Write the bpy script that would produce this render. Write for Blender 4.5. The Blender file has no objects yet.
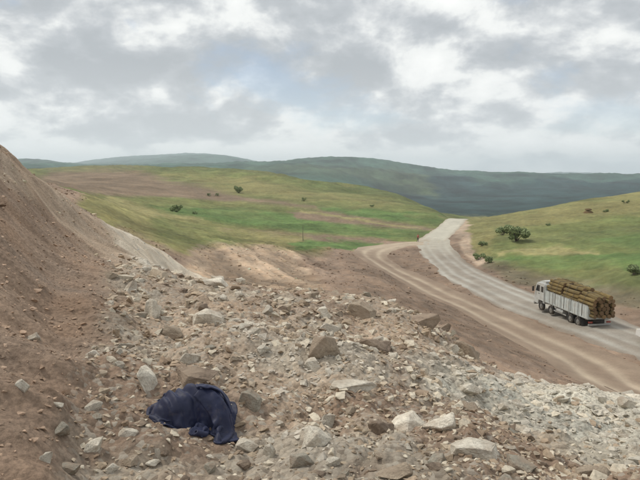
import bpy, bmesh, math, random
import numpy as np
from mathutils import Vector, Matrix

sc = bpy.context.scene
COL = bpy.context.collection
R = math.radians
random.seed(7)

# ------------------------------------------------------------------ camera
EYE = 14.0                      # eye height above the haul road
PITCH = R(6.4)
FPX = 577.0                     # focal length in photograph pixels (640 wide)
cam_d = bpy.data.cameras.new('camera')
cam = bpy.data.objects.new('camera', cam_d)
COL.objects.link(cam)
cam.location = (0, 0, EYE)
cam.rotation_euler = (math.pi / 2 - PITCH, 0, 0)
cam_d.sensor_width = 36.0
cam_d.lens = 36.0 * FPX / 640.0
cam_d.clip_start = 0.1
cam_d.clip_end = 60000
sc.camera = cam

# ------------------------------------------------------------------ world: Nishita sky under a broken cloud deck
SUN_EL, SUN_AZ = R(56), R(-70)   # azimuth from +Y towards +X
w = bpy.data.worlds.new('World'); sc.world = w; w.use_nodes = True
nt = w.node_tree; nt.nodes.clear()
def N(tree, kind, **kw):
    n = tree.nodes.new(kind)
    for k, v in kw.items(): setattr(n, k, v)
    return n
def L(tree, a, b): tree.links.new(a, b)
def mth(tree, op, a, b=None, c=None):
    n = N(tree, 'ShaderNodeMath', operation=op)
    for i, v in enumerate((a, b, c)):
        if v is None: continue
        if isinstance(v, (int, float)): n.inputs[i].default_value = v
        else: L(tree, v, n.inputs[i])
    return n.outputs[0]
def ramp(tree, fac, stops, interp='LINEAR'):
    n = N(tree, 'ShaderNodeValToRGB'); cr = n.color_ramp; cr.interpolation = interp
    while len(cr.elements) < len(stops): cr.elements.new(0.5)
    for e, (p, c) in zip(cr.elements, stops):
        e.position = p; e.color = (c, c, c, 1) if isinstance(c, (int, float)) else (*c, 1)
    L(tree, fac, n.inputs[0]); return n.outputs[0]
def mixc(tree, fac, a, b, mode='MIX'):
    n = N(tree, 'ShaderNodeMix', data_type='RGBA', blend_type=mode)
    for s, v in ((0, fac), (6, a), (7, b)):
        if isinstance(v, (int, float)): n.inputs[s].default_value = v
        elif isinstance(v, tuple): n.inputs[s].default_value = (*v, 1)
        else: L(tree, v, n.inputs[s])
    return n.outputs[2]
COVER_OFF = (1.55, 3.0, 8)
sky = N(nt, 'ShaderNodeTexSky', sky_type='NISHITA')
sky.sun_disc = False; sky.sun_elevation = SUN_EL; sky.sun_rotation = SUN_AZ; sky.altitude = 900
sky_s = N(nt, 'ShaderNodeVectorMath', operation='SCALE'); L(nt, sky.outputs[0], sky_s.inputs[0]); sky_s.inputs['Scale'].default_value = 0.085
tc = N(nt, 'ShaderNodeTexCoord')
sep = N(nt, 'ShaderNodeSeparateXYZ'); L(nt, tc.outputs['Generated'], sep.inputs[0])
zz = mth(nt, 'ADD', mth(nt, 'MAXIMUM', sep.outputs[2], 0.0), 0.46)
cx = mth(nt, 'DIVIDE', sep.outputs[0], zz); cy = mth(nt, 'DIVIDE', sep.outputs[1], zz)
cmb = N(nt, 'ShaderNodeCombineXYZ'); L(nt, cx, cmb.inputs[0]); L(nt, cy, cmb.inputs[1]); cmb.inputs[2].default_value = 3.7
def cloud_noise(scale, off, detail=6, rough=.55, dist=0.3, grow=1.0):
    mp = N(nt, 'ShaderNodeMapping'); mp.inputs['Location'].default_value = off; mp.inputs['Scale'].default_value = (scale * grow, scale * grow, 1)
    L(nt, cmb.outputs[0], mp.inputs[0])
    n = N(nt, 'ShaderNodeTexNoise'); n.inputs['Scale'].default_value = 1; n.inputs['Detail'].default_value = detail
    n.inputs['Roughness'].default_value = rough; n.inputs['Distortion'].default_value = dist
    L(nt, mp.outputs[0], n.inputs['Vector']); return n.outputs[0]
big = cloud_noise(1.6, (5.2, 1.3, 0), 3, .5)
body = cloud_noise(3.0, (2.2, 7.1, 2), 9, .55, .15)
body_up = cloud_noise(3.0, (2.2, 7.1, 2), 9, .55, .15, .93)      # the same deck a little higher up: tops are bright, bases grey
puff = cloud_noise(8.0, (9.2, 4.4, 5), 7, .6, .2)
relief = mth(nt, 'SUBTRACT', body, body_up)
shade = mth(nt, 'ADD', mth(nt, 'ADD', mth(nt, 'MULTIPLY', relief, .95), mth(nt, 'MULTIPLY', big, .42)), mth(nt, 'ADD', mth(nt, 'MULTIPLY', body, .36), mth(nt, 'MULTIPLY', puff, .23)))
ccol = ramp(nt, shade, [(.35, (.32, .34, .36)), (.43, (.37, .39, .41)), (.49, (.485, .50, .51)), (.55, (.64, .65, .64)), (.69, (.72, .725, .71))])
cover = ramp(nt, mth(nt, 'ADD', mth(nt, 'MULTIPLY', cloud_noise(2.3, COVER_OFF, 8, .6, .3), .8), mth(nt, 'MULTIPLY', body, .2)), [(.35, .5), (.44, 1.0)])
skyc = mixc(nt, cover, sky_s.outputs[0], ccol)
# the deck greys out evenly towards the horizon
hz = ramp(nt, sep.outputs[2], [(0.0, .6), (.07, .25), (.18, 0.0)])
skyc = mixc(nt, hz, skyc, (.72, .74, .74))
bg = N(nt, 'ShaderNodeBackground'); L(nt, skyc, bg.inputs[0]); bg.inputs[1].default_value = 1.0
wo = N(nt, 'ShaderNodeOutputWorld'); L(nt, bg.outputs[0], wo.inputs[0])

sun_d = bpy.data.lights.new('sun', 'SUN'); sun_d.energy = 1.5; sun_d.angle = R(14); sun_d.color = (1, .94, .84)
sun = bpy.data.objects.new('sun', sun_d); COL.objects.link(sun)
sdir = Vector((math.sin(SUN_AZ) * math.cos(SUN_EL), math.cos(SUN_AZ) * math.cos(SUN_EL), math.sin(SUN_EL)))
sun.rotation_euler = sdir.to_track_quat('Z', 'Y').to_euler()
sc.view_settings.view_transform = 'Standard'; sc.view_settings.look = 'None'
sc.view_settings.exposure = 0.6; sc.view_settings.gamma = 1.0
sc.cycles.use_denoising = True
sc.cycles.volume_bounces = 2
sc.cycles.max_bounces = 6

# ------------------------------------------------------------------ helpers
def tag(o, label=None, cat=None, group=None, kind=None):
    if label: o['label'] = label
    if cat: o['category'] = cat
    if group: o['group'] = group
    if kind: o['kind'] = kind
    return o
def link(name, me, mat=None, parent=None):
    o = bpy.data.objects.new(name, me); COL.objects.link(o)
    if mat is not None and me is not None and not me.materials: me.materials.append(mat)
    if parent: o.parent = parent
    return o
def empty(name, loc=(0, 0, 0), rz=0):
    o = bpy.data.objects.new(name, None); COL.objects.link(o); o.location = loc; o.rotation_euler = (0, 0, rz)
    o.empty_display_size = .2
    return o
def np_mesh(name, v, f, smooth=True):
    """v (n,3), f (m,k) arrays -> mesh, all faces k-gons"""
    me = bpy.data.meshes.new(name); k = f.shape[1]
    me.vertices.add(len(v)); me.vertices.foreach_set('co', np.asarray(v, np.float32).ravel())
    me.loops.add(f.size); me.loops.foreach_set('vertex_index', f.astype(np.int32).ravel())
    me.polygons.add(len(f)); me.polygons.foreach_set('loop_start', np.arange(0, f.size, k, dtype=np.int32))
    me.polygons.foreach_set('use_smooth', np.full(len(f), smooth))
    me.update(calc_edges=True); me.validate(); return me
def set_col(me, c, name='Col'):
    a = me.color_attributes.new(name, 'FLOAT_COLOR', 'POINT')
    cc = np.ones((len(c), 4), np.float32); cc[:, :3] = c
    a.data.foreach_set('color', cc.ravel())
def hash2(ix, iy, seed):
    h = (ix.astype(np.int64) * 374761393 + iy.astype(np.int64) * 668265263 + seed * 974634599) & 0xFFFFFFFF
    h = ((h ^ (h >> 13)) * 1274126177) & 0xFFFFFFFF
    h = ((h ^ (h >> 16)) * 2246822519) & 0xFFFFFFFF
    return ((h ^ (h >> 15)) & 0xFFFFFF) / float(0xFFFFFF)
def vnoise(x, y, seed=0):
    ix = np.floor(x); iy = np.floor(y); fx = x - ix; fy = y - iy
    fx = fx * fx * fx * (fx * (fx * 6 - 15) + 10); fy = fy * fy * fy * (fy * (fy * 6 - 15) + 10)
    a = hash2(ix, iy, seed); b = hash2(ix + 1, iy, seed); c = hash2(ix, iy + 1, seed); d = hash2(ix + 1, iy + 1, seed)
    return ((a + (b - a) * fx) * (1 - fy) + (c + (d - c) * fx) * fy) * 2 - 1
def fbm(x, y, seed=0, oct=4, gain=.5):
    s = 0; a = 1; t = 0
    for i in range(oct):
        c, sn = math.cos(i * .9 + .3), math.sin(i * .9 + .3); q = 2.03 ** i
        s = s + a * vnoise((x * c - y * sn) * q + 17.3 * i, (x * sn + y * c) * q - 9.1 * i, seed + i); t += a; a *= gain
    return s / t
def sstep(a, b, x):
    t = np.clip((x - a) / (b - a), 0, 1); return t * t * (3 - 2 * t)

CP, SP = math.cos(PITCH), math.sin(PITCH)
def ray(px, py):
    u = (px - 320) / FPX; v = (240 - py) / FPX
    return np.array([u, CP + v * SP, -SP + v * CP])
def project(x, y, z):
    dz = z - EYE; dep = y * CP - dz * SP; up = y * SP + dz * CP
    ok = dep > .05; dep = np.where(ok, dep, 1e9)
    return np.where(ok, 320 + FPX * x / dep, -9999), np.where(ok, 240 - FPX * up / dep, -9999)

# ------------------------------------------------------------------ terrain survey: sight line + range of known ground points
S = [  # (photo x, photo y, range m)
 # the bench the photographer stands on
 (-250,480,2.8),(0,480,3.0),(160,480,2.9),(320,480,2.9),(480,480,3.2),(640,480,4.0),(850,480,4.6),
 (0,420,3.5),(120,420,3.75),(240,420,3.8),(340,420,3.9),(440,420,4.6),(520,435,5.4),(640,450,6.0),(850,450,7),
 (0,350,4.7),(90,350,5.2),(180,350,5.6),(260,350,5.9),(340,350,6.2),(410,350,7.2),
 (100,305,6.9),(170,300,8.2),(240,305,8.2),(310,310,8.6),(370,320,9.0),(430,340,9.6),(470,365,9.8),(540,400,9.8),(640,420,9.5),(850,430,10),
 # crest of the rubble heap, pale gravel fan at its right
 (165,275,10.2),(240,285,10.4),(300,290,10.7),(335,292,11),(375,299,11.4),(410,315,11.6),(445,335,11.8),(478,356,12),(520,376,12.6),(580,388,13),(640,402,13.2),(850,420,13.5),
 # cut slope on the left and its spur
 (-250,330,4.6),(-250,200,7.5),(-250,90,13),(-250,10,24),(-250,-40,40),
 (0,280,6.2),(0,225,8.2),(0,185,10.6),(0,147,13.8),
 (50,300,6.9),(50,250,9.6),(50,215,13.2),(45,182,18.5),
 (100,265,11.0),(95,235,17),(75,203,21),
 (130,252,17.5),(110,224,24),(135,238,27),(165,256,30),(205,281,33),(170,278,24),
 # hidden drop behind spur and heap
 (-60,140,22),(-60,170,40),(0,172,20),(0,195,34),(45,200,27),(75,222,30),(110,245,34),(165,276,37),(-250,60,90),
 (240,312,16),(300,315,17),(335,318,17),(375,326,17),(410,338,17),(478,372,17),(540,395,18),(640,412,18),(850,425,18),
 (240,300,24),(335,305,26),(410,325,26),(478,363,25),(560,397,26),(640,415,27),(850,430,28),
 # dirt flank between heap and the track
 (240,285,40),(300,288,42),(335,288,45),(375,296,44),(410,312,40),(450,326,38),(490,346,36),(540,368,34.5),(600,391,33),(700,425,31),(850,460,30),
 # tan slope and the grass above it
 (205,272,52),(250,272,56),(300,272,62),(340,276,62),(375,276,66),(215,256,64),(250,255,70),(290,256,76),(330,260,80),(360,262,84),
 (165,250,55),(140,235,64),(110,215,70),(180,240,74),(210,240,84),(140,220,88),(100,205,84),(75,195,90),
 # valley floor
 (440,292,68.5),(490,315,58),(540,341,48.5),(590,366,42),(640,394,36.6),(760,460,30),
 (480,285,73),(520,300,65),(560,315,58),(600,330,52),(640,347,47.4),(760,400,37.5),(850,430,34),
 (400,275,81),(400,255,101),(440,262,93),(440,248,110),(470,268,88),(430,240,124),(410,246,113),(450,229,149),(456,219.5,180),(440,218,186),(472,219,183),
 (380,250,107),(350,243,112),(320,244,104),(290,244,98),(250,240,100),(210,228,115),(170,218,128),(130,206,140),(90,193,150),
 # terraced fields on the left
 (400,232,140),(350,228,150),(300,224,152),(250,218,160),(200,208,175),(420,218,180),(370,213,190),(320,208,205),(250,202,220),(180,195,225),(120,187,225),(60,182,240),
 (430,211,215),(400,202,250),(360,194,285),(300,187,300),(250,184,320),(180,178,340),(120,175,350),(60,174,380),
 (436,210,232),(405,196,330),(370,188,390),(330,180,430),(285,173,460),(240,168.5,500),(180,165,560),(120,165,590),(60,166.5,600),(-250,160,600),
 (436,214,290),(405,203,440),(370,196,520),(330,190,580),(285,183,640),(240,177,700),(180,172,780),(60,172,850),(-250,170,850),
 # right hillside
 (480,258,99),(490,245,107),(480,232,130),(480,222,165),(520,270,84),(520,250,100),(520,232,125),(520,218,165),(516,213.5,190),
 (580,295,69),(580,262,86),(580,240,108),(580,220,146),(580,206,190),(575,201.5,215),
 (640,320,57),(640,290,66),(640,262,80),(640,235,108),(640,212,155),(640,191,245),(850,330,52),(850,260,75),(850,215,130),(850,165,300),
 (456,223,230),(480,221,230),(516,218,250),(575,208,300),(640,199,340),(850,185,450),
 # far slopes
 (400,215,700),(456,217,600),(516,214,600),(575,209,600),(640,204,650),(850,200,800),
 (400,202,1200),(456,204,1200),(516,203,1200),(640,199,1200),(850,197,1300),
 (330,186,1500),(400,188,1900),(456,190,2000),(516,190,2000),(640,189,2000),(850,189,2100),
 (240,164,3000),(300,161.5,3200),(340,159.5,3300),(375,160.5,3300),(410,167,3200),(456,173,3100),(516,174.5,3100),(640,175.5,3100),(850,177,3100),
 (240,172,1500),(120,170,1500),(60,170,1500),(-250,168,1500),(120,168,2600),(60,167,2600),(-250,166,2600),
 (240,172,4500),(340,170,4500),(456,178,4500),(640,179,4500),(850,180,4500),
 (0,163.5,4800),(30,159.5,5000),(60,164,5000),(110,165,5000),(160,162,5000),(200,157.5,5200),(235,161,5200),(300,170,5500),(-250,162,5000),(456,182,7000),(640,183,7000),(850,183,7000),(320,178,8000),(0,178,8000),(-250,178,8000),
]
pts = []
for px, py, r in S:
    d = ray(px, py); hxy = math.hypot(d[0], d[1])
    pts.append((math.atan2(d[0], d[1]), math.log(r), d[2] / hxy))
for th in np.linspace(-.75, .75, 7):
    for r in (1.2, 2.0): pts.append((th, math.log(r), -1.62 / r))
pts = np.array(pts)
TS = 4.0
P2 = np.c_[pts[:, 0] * TS, pts[:, 1]]
def kern(d2): return np.sqrt(d2 + .015)
D2 = ((P2[:, None] - P2[None]) ** 2).sum(-1)
n = len(P2)
A = np.zeros((n + 3, n + 3)); A[:n, :n] = kern(D2) - np.eye(n) * .004
Q = np.c_[np.ones(n), P2]; A[:n, n:] = Q; A[n:, :n] = Q.T
W = np.linalg.solve(A, np.r_[pts[:, 2], 0, 0, 0])
TH0, TH1, LR0, LR1 = -.80, .80, math.log(1.2), math.log(9000)
NT, NR = 300, 620
gt = np.linspace(TH0, TH1, NT); gl = np.linspace(LR0, LR1, NR)
G = np.zeros((NR, NT))
for i in range(NR):
    d2 = (gt[:, None] * TS - P2[None, :, 0]) ** 2 + (gl[i] - P2[None, :, 1]) ** 2
    G[i] = kern(d2) @ W[:n] + W[n] + W[n + 1] * gt * TS + W[n + 2] * gl[i]
def smooth(Gr, k):
    for _ in range(k):
        Gr = np.pad(Gr, 1, mode='edge'); Gr = (Gr[:-2, 1:-1] + Gr[2:, 1:-1] + Gr[1:-1, :-2] + Gr[1:-1, 2:] + 4 * Gr[1:-1, 1:-1]) / 8
    return Gr
G = smooth(G, 3)
def base_h(x, y):
    th = np.arctan2(x, y); r = np.maximum(np.hypot(x, y), 1e-3); lr = np.clip(np.log(r), LR0, LR1)
    back = np.abs(th) > TH1
    # past the surveyed sector the ground carries on evenly round the back
    tb = np.where(back, TH1 - 2 * TH1 * (np.where(th < 0, th + 2 * math.pi, th) - TH1) / (2 * math.pi - 2 * TH1), th)
    u = np.clip((tb - TH0) / (TH1 - TH0), 0, 1) * (NT - 1); v = (lr - LR0) / (LR1 - LR0) * (NR - 1)
    i = np.clip(u.astype(int), 0, NT - 2); j = np.clip(v.astype(int), 0, NR - 2); fu = u - i; fv = v - j
    e = (G[j, i] * (1 - fu) + G[j, i + 1] * fu) * (1 - fv) + (G[j + 1, i] * (1 - fu) + G[j + 1, i + 1] * fu) * fv
    z = EYE + e * r
    k = sstep(1.3, 2.4, r)
    return z * k + (EYE - 1.62) * (1 - k)

def at_base(px, py, rmin=1.5, zf=None):
    d = ray(px, py); h = math.hypot(d[0], d[1])
    r = np.exp(np.linspace(math.log(rmin), math.log(8000), 3000)); t = r / h
    x, y, z = d[0] * t, d[1] * t, EYE + d[2] * t
    g = (zf or base_h)(x, y)
    k = np.argmax(z < g)
    if not (z < g).any(): k = len(r) - 1
    return Vector((x[k], y[k], g[k]))

# ------------------------------------------------------------------ roads: centre lines surveyed on the valley floor
def catmull(p, step):
    p = np.array(p, float); p = np.vstack([2 * p[0] - p[1], p, 2 * p[-1] - p[-2]]); out = []
    for i in range(1, len(p) - 2):
        m = max(2, int(np.linalg.norm(p[i + 1] - p[i]) / step)); t = np.linspace(0, 1, m, endpoint=False)[:, None]
        out.append(.5 * (2 * p[i] + (p[i + 1] - p[i - 1]) * t + (2 * p[i - 1] - 5 * p[i] + 4 * p[i + 1] - p[i + 2]) * t ** 2 + (-p[i - 1] + 3 * p[i] - 3 * p[i + 1] + p[i + 2]) * t ** 3))
    out.append(p[-2:-1]); return np.vstack(out)
def wp(px, py):
    v = at_base(px, py, 30); return (v.x, v.y)
gravel_line = catmull([(31.5, -10), (29.3, 8), (27.0, 25), (23.4, 50), (20.3, 72), wp(455, 268), wp(440, 254), wp(434, 246), wp(434, 240)], .5)
pale_line = catmull([wp(428, 246), wp(433, 240), wp(447, 229), wp(455.5, 220.5), (54, 215), (66, 250)], .6)
track_line = catmull([(25.5, 2), (22.6, 22), wp(640, 396), wp(590, 367), wp(540, 342), wp(490, 317), wp(440, 294), wp(410, 279), wp(385, 266), wp(371, 256), wp(376, 250), wp(396, 245.5), wp(424, 243)], .5)
def dist_line(x, y, ln):
    """distance to a polyline sampled finely, in blocks"""
    out = np.full(x.shape, 1e9); xs = x.ravel(); ys = y.ravel(); o = out.ravel()
    l = ln[::8] if len(ln) > 40 else ln
    l = np.vstack([l, ln[-1:]])
    for a in range(0, len(l) - 1):
        p, q = l[a], l[a + 1]; d = q - p; LL = max(d @ d, 1e-9)
        t = np.clip(((xs - p[0]) * d[0] + (ys - p[1]) * d[1]) / LL, 0, 1)
        dd = np.hypot(xs - p[0] - t * d[0], ys - p[1] - t * d[1]); np.minimum(o, dd, out=o)
    return o.reshape(x.shape)

# ------------------------------------------------------------------ what covers the ground, as surveyed outlines
def sdist(poly, x, y):
    p = np.array(poly, float); ins = np.zeros(x.shape, bool); dm = np.full(x.shape, 1e9)
    for a in range(len(p)):
        x0, y0 = p[a]; x1, y1 = p[(a + 1) % len(p)]
        c = ((y0 > y) != (y1 > y)) & (x < (x1 - x0) * (y - y0) / (y1 - y0 + 1e-12) + x0); ins ^= c
        ex, ey = x1 - x0, y1 - y0; t = np.clip(((x - x0) * ex + (y - y0) * ey) / (ex * ex + ey * ey), 0, 1)
        np.minimum(dm, np.hypot(x - x0 - t * ex, y - y0 - t * ey), out=dm)
    return np.where(ins, dm, -dm)
SPOIL = (.282, .203, .148); SPOIL_L = (.40, .308, .228); TAN = (.375, .280, .198); DUST = (.51, .445, .355); PALE = (.52, .49, .41)
DIRT = (.225, .162, .117); DRY = (.215, .197, .084); GRASS = (.152, .168, .062); GREEN = (.108, .168, .054); PLOUGH = (.205, .152, .104)
OLIVE = (.120, .138, .054); FOREST = (.022, .046, .046); FAR = (.046, .088, .064); STRAW = (.29, .26, .12); VERGE = (.175, .148, .095)
ZONES = [  # outline in photograph pixels, range limits, feather, colour
 ([(-900,120),(1600,120),(1600,240),(-900,240)], 140, 9e9, 1, OLIVE),
 ([(-900,120),(1600,120),(1600,240),(-900,240)], 1000, 9e9, 2, FAR),
 ([(395,186),(470,182),(560,186),(900,182),(900,225),(380,225)], 550, 2900, 6, FOREST),
 ([(330,168),(400,172),(470,178),(640,180),(900,180),(900,200),(380,192)], 1200, 3000, 4, FOREST),
 ([(470,178),(520,177),(530,184),(480,186)], 1000, 3000, 3, FAR),
 ([(395,168),(430,178),(440,196),(410,190),(380,182),(350,172)], 700, 3200, 5, (.07, .095, .05)),
 ([(245,168),(330,166),(390,174),(400,184),(340,178)], 900, 3200, 5, (.06, .085, .05)),
 # left terraces
 ([(60,240),(60,168),(150,166),(240,172),(290,178),(380,196),(436,212),(440,240),(380,252)], 120, 620, 3, GRASS),
 ([(20,192),(50,168),(130,166),(170,178),(235,190),(235,197),(150,192),(90,196)], 140, 640, 7, PLOUGH),
 ([(110,182),(190,187),(260,199),(330,207),(330,210),(245,203),(165,197),(100,194)], 120, 500, 3, PLOUGH),
 ([(165,172),(250,176),(330,190),(400,202),(330,204),(230,192)], 200, 520, 6, DRY),
 ([(150,207),(190,206),(250,210),(330,217),(400,224),(442,234),(395,239),(300,231),(215,222),(160,212)], 100, 300, 2.5, GREEN),
 ([(320,207),(380,209),(440,214),(441,226),(390,222),(330,213)], 120, 400, 2, GREEN),
 ([(290,211),(330,211),(375,220),(440,229),(425,231),(360,225),(295,219)], 100, 300, 2, PLOUGH),
 ([(302,210),(330,214),(375,222),(420,228),(400,227),(350,220),(300,212)], 100, 300, 1.2, STRAW),
 ([(200,230),(260,230),(330,236),(390,240),(370,244),(300,241),(240,240),(195,237)], 85, 170, 2, PLOUGH),
 ([(60,240),(90,185),(140,205),(215,224),(300,236),(330,252),(300,262),(200,262),(120,230)], 45, 135, 5, DRY),
 ([(150,215),(210,226),(250,238),(215,252),(160,240)], 55, 130, 8, GRASS),
 ([(300,240),(380,244),(375,249),(330,250),(290,246)], 80, 125, 2, GREEN),
 ([(110,196),(150,210),(200,220),(150,218),(105,203)], 60, 160, 3, STRAW),
 # right hillside
 ([(462,262),(462,220),(520,212),(640,186),(1300,150),(1300,420),(700,330),(560,292),(500,272)], 60, 500, 4, GRASS),
 ([(468,218),(520,212),(640,188),(1300,160),(1300,200),(640,212),(560,222),(500,230),(475,232)], 100, 500, 6, DRY),
 ([(465,215),(490,214),(495,245),(480,262),(466,250)], 70, 240, 5, DRY),
 ([(495,250),(560,247),(600,250),(600,254),(540,256),(495,255)], 60, 200, 2, STRAW),
 ([(490,257),(560,257),(640,250),(1000,240),(1000,272),(640,270),(570,272),(500,268)], 60, 200, 2, GREEN),
 ([(580,240),(640,232),(1000,215),(1000,240),(640,247)], 60, 250, 4, GREEN),
 ([(495,238),(545,236),(640,224),(1000,205),(1000,214),(640,232),(560,243),(500,246)], 60, 250, 4, OLIVE),
 ([(540,282),(640,272),(1000,270),(1000,300),(640,290),(600,292)], 50, 120, 4, OLIVE),
 # bare works area
 ([(462,240),(484,256),(515,268),(560,280),(640,290),(1300,420),(1300,600),(640,360),(520,310),(460,270)], 40, 135, 6, VERGE),
 ([(300,290),(330,258),(375,248),(420,246),(462,243),(480,264),(505,277),(560,293),(640,306),(1300,440),(1300,900),(640,470),(480,390),(380,320)], 17, 135, 4, DIRT),
 ([(455,215),(466,216),(470,240),(484,262),(478,268),(462,252),(458,240)], 60, 240, 2.5, SPOIL_L),
 ([(170,300),(195,246),(260,246),(325,256),(345,272),(330,300)], 30, 100, 6, TAN),
 ([(300,256),(345,258),(360,285),(330,300)], 30, 100, 6, SPOIL),
 # near spoil
 ([(-900,-100),(-900,900),(1600,900),(1600,405),(640,398),(478,350),(410,308),(335,288),(240,282),(205,281),(165,256),(110,222),(45,178),(0,140)], 0, 36, 2, SPOIL),
 ([(0,147),(45,180),(110,224),(140,246),(160,290),(90,250),(40,205),(0,175)], 8, 42, 6, SPOIL_L),
 ([(96,200),(130,216),(165,240),(216,284),(190,300),(158,286),(130,254),(104,226)], 12, 42, 4, DUST),
 ([(330,288),(400,305),(430,330),(415,352),(375,345),(350,318)], 6, 17, 9, SPOIL_L),
 ([(408,330),(470,352),(480,372),(420,375),(405,350)], 6, 17, 8, SPOIL_L),
 ([(405,376),(470,372),(520,374),(640,402),(1300,450),(1300,700),(700,560),(560,440),(500,425),(470,402),(420,395)], 4.5, 18, 13, PALE),
 ([(120,285),(200,280),(260,300),(330,305),(345,360),(300,420),(250,390),(170,360),(130,330)], 3, 16, 22, SPOIL_L),
]
def ground(x, y, want_col=True):
    """-> z, base colour, rubble weight"""
    shp = x.shape; x = x.ravel(); y = y.ravel()
    r = np.hypot(x, y); zb = base_h(x, y)
    px, py = project(x, y, zb)
    wx = fbm(x * 4 / np.maximum(r, 1) * 6, np.log(np.maximum(r, 1)) * 16, 11, 4); wy = fbm(x * 4 / np.maximum(r, 1) * 6 + 40, np.log(np.maximum(r, 1)) * 16, 23, 4)
    qx = px + wx * 9; qy = py + wy * np.where(r > 120, 1.8, 5)
    col = np.empty(x.shape + (3,)); col[:] = SPOIL
    behind = y < .2
    if want_col:
        for poly, r0, r1, fe, c in ZONES:
            pa = np.array(poly); b0, b1 = pa.min(0) - fe, pa.max(0) + fe
            s = np.nonzero((r >= r0) & (r <= r1) & ~behind & (qx > b0[0]) & (qx < b1[0]) & (qy > b0[1]) & (qy < b1[1]))[0]
            if not len(s): continue
            m = sstep(-fe, fe, sdist(poly, qx[s], qy[s]))
            col[s] += m[:, None] * (np.array(c) - col[s])
    col[behind & (r > 60)] = OLIVE
    rub = sstep(-25, 25, sdist([(120,262),(240,282),(335,288),(410,308),(478,350),(640,398),(900,420),(900,900),(40,900),(70,400),(105,330)], qx, qy)) * (r < 17)
    near = 1 - sstep(14, 40, r)
    # roads stay level
    dr = np.full(x.shape, 99.0); s = (r < 270) & (r > 17) & (y > -12) & (x > -10)
    if s.any():
        xs, ys = x[s], y[s]
        dr[s] = np.minimum(np.minimum(dist_line(xs, ys, gravel_line) - 3.4, dist_line(xs, ys, pale_line) - 3.3), dist_line(xs, ys, track_line) - 3.2)
    lev = sstep(0, 4, dr)
    # relief: clods and lumps near by, runnels down the cut slope, swells on the hills
    lump = fbm(x * .55, y * .55, 3, 3) * .24 + fbm(x * 1.5, y * 1.5, 5, 4) * .13 + (np.abs(fbm(x * 3.3, y * 3.3, 8, 3)) - .25) * .10 + fbm(x * 9, y * 9, 9, 3, .6) * .028
    s_a = (x * .9 + y * .43); s_b = (-x * .43 + y * .9)
    run = fbm(s_a * .35, s_b * 1.3, 31, 4) * .17 + fbm(s_a * 1.1, s_b * 3.2, 33, 4, .6) * .08 + fbm(x * .8, y * .8, 35, 4) * .12 + fbm(x * 6, y * 6, 9, 3, .6) * .022
    zz_ = zb + near * (rub * lump + (1 - rub) * run) * np.clip(r / 4, .35, 1)
    mid = sstep(17, 30, r) * (1 - sstep(140, 300, r))
    zz_ += mid * lev * (fbm(x * .09, y * .09, 41, 4) * .5 + fbm(x * .5, y * .5, 43, 4) * .22)
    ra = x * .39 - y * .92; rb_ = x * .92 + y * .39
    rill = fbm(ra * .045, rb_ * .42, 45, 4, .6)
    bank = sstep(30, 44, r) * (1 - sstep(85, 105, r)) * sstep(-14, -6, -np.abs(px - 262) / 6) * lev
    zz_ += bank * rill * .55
    zz_ += mid * lev * (np.abs(fbm(x * .8, y * .8, 47, 4)) - .2) * .25
    far = sstep(150, 400, r)
    zz_ += far * (fbm(x / 130, y / 130, 51, 5, .55) * np.clip(r / 260, 0, 9) * .9 - np.abs(fbm(x / 62 + 7, y / 140, 53, 4, .5)) * np.clip(r / 260, 0, 2.2) * (2.4 + 3.4 * sstep(230, 330, r)) * (1 - sstep(700, 1100, r)))
    zz_ += sstep(120, 180, r) * (1 - sstep(500, 700, r)) * lev * fbm(x / 14, y / 22, 55, 4) * .7
    zz_ += sstep(900, 2500, r) * (fbm(x / 900, y / 900, 61, 5, .5) * 14 - np.abs(fbm(x / 420, y / 700, 63, 5, .55)) * 46 + 10)
    if not want_col: return zz_.reshape(shp), None, None
    # weathering and mottling of the soil itself
    m = 1 + .16 * fbm(x * .8, y * .8, 71, 4) + .10 * fbm(x * 3.7, y * 3.7, 73, 3)
    m = np.where(r < 30, m, 1 + .20 * fbm(x * 4.5 / np.maximum(r, 1) * 9, np.log(np.maximum(r, 1)) * 14, 77, 4) + .13 * fbm(x / 5, y / 9, 79, 4) + 1.05 * sstep(600, 1200, r) * fbm(x / 75, y / 210, 85, 5, .6))
    pd = sstep(.05, .38, fbm(x * 1.15 + 31, y * 1.15, 87, 4)) * rub * .62
    col += pd[..., None] * (np.array((.43, .385, .31)) - col)
    col *= (1 + bank * np.clip(rill * 1.1, -.4, .45))[..., None]  # bank colour follows the rills: darker in the grooves, lighter on the ribs
    gr_ = sstep(60, 90, r) * (1 - sstep(700, 900, r)) * sstep(.86, .95, col[:, 1] / col[:, 0])
    for q_, sd, am in ((DRY, 91, .45), (OLIVE, 92, .4), (GREEN, 93, .22)):
        w_ = sstep(.02, .42, fbm(x / 17 + sd, y / 30, sd, 5, .6)) * gr_ * am; col += w_[:, None] * (np.array(q_) - col)
    col *= (1 + gr_ * .3 * fbm(x / 2.6, y / 4.5, 94, 4, .65))[:, None]
    wk = sstep(17, 25, r) * (1 - sstep(110, 140, r)) * (1 - sstep(.95, 1.15, col[:, 1] / col[:, 0]))
    col *= (1 + wk * (.34 * fbm(x * .13, y * .10, 88, 5, .6) + .22 * fbm(x * .9, y * .5, 89, 4, .6)))[..., None]
    col *= np.clip(m, .42, 1.6)[..., None]
    warm = 1 + .06 * fbm(x * 1.3 + 9, y * 1.3, 83, 3); col[..., 0] *= warm; col[..., 2] /= warm
    return zz_.reshape(shp), col.reshape(shp + (3,)), rub.reshape(shp)
def gz(x, y):
    return float(ground(np.atleast_1d(np.float64(x)), np.atleast_1d(np.float64(y)), False)[0][0])
def gz_arr(x, y): return ground(x, y, False)[0]
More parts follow.
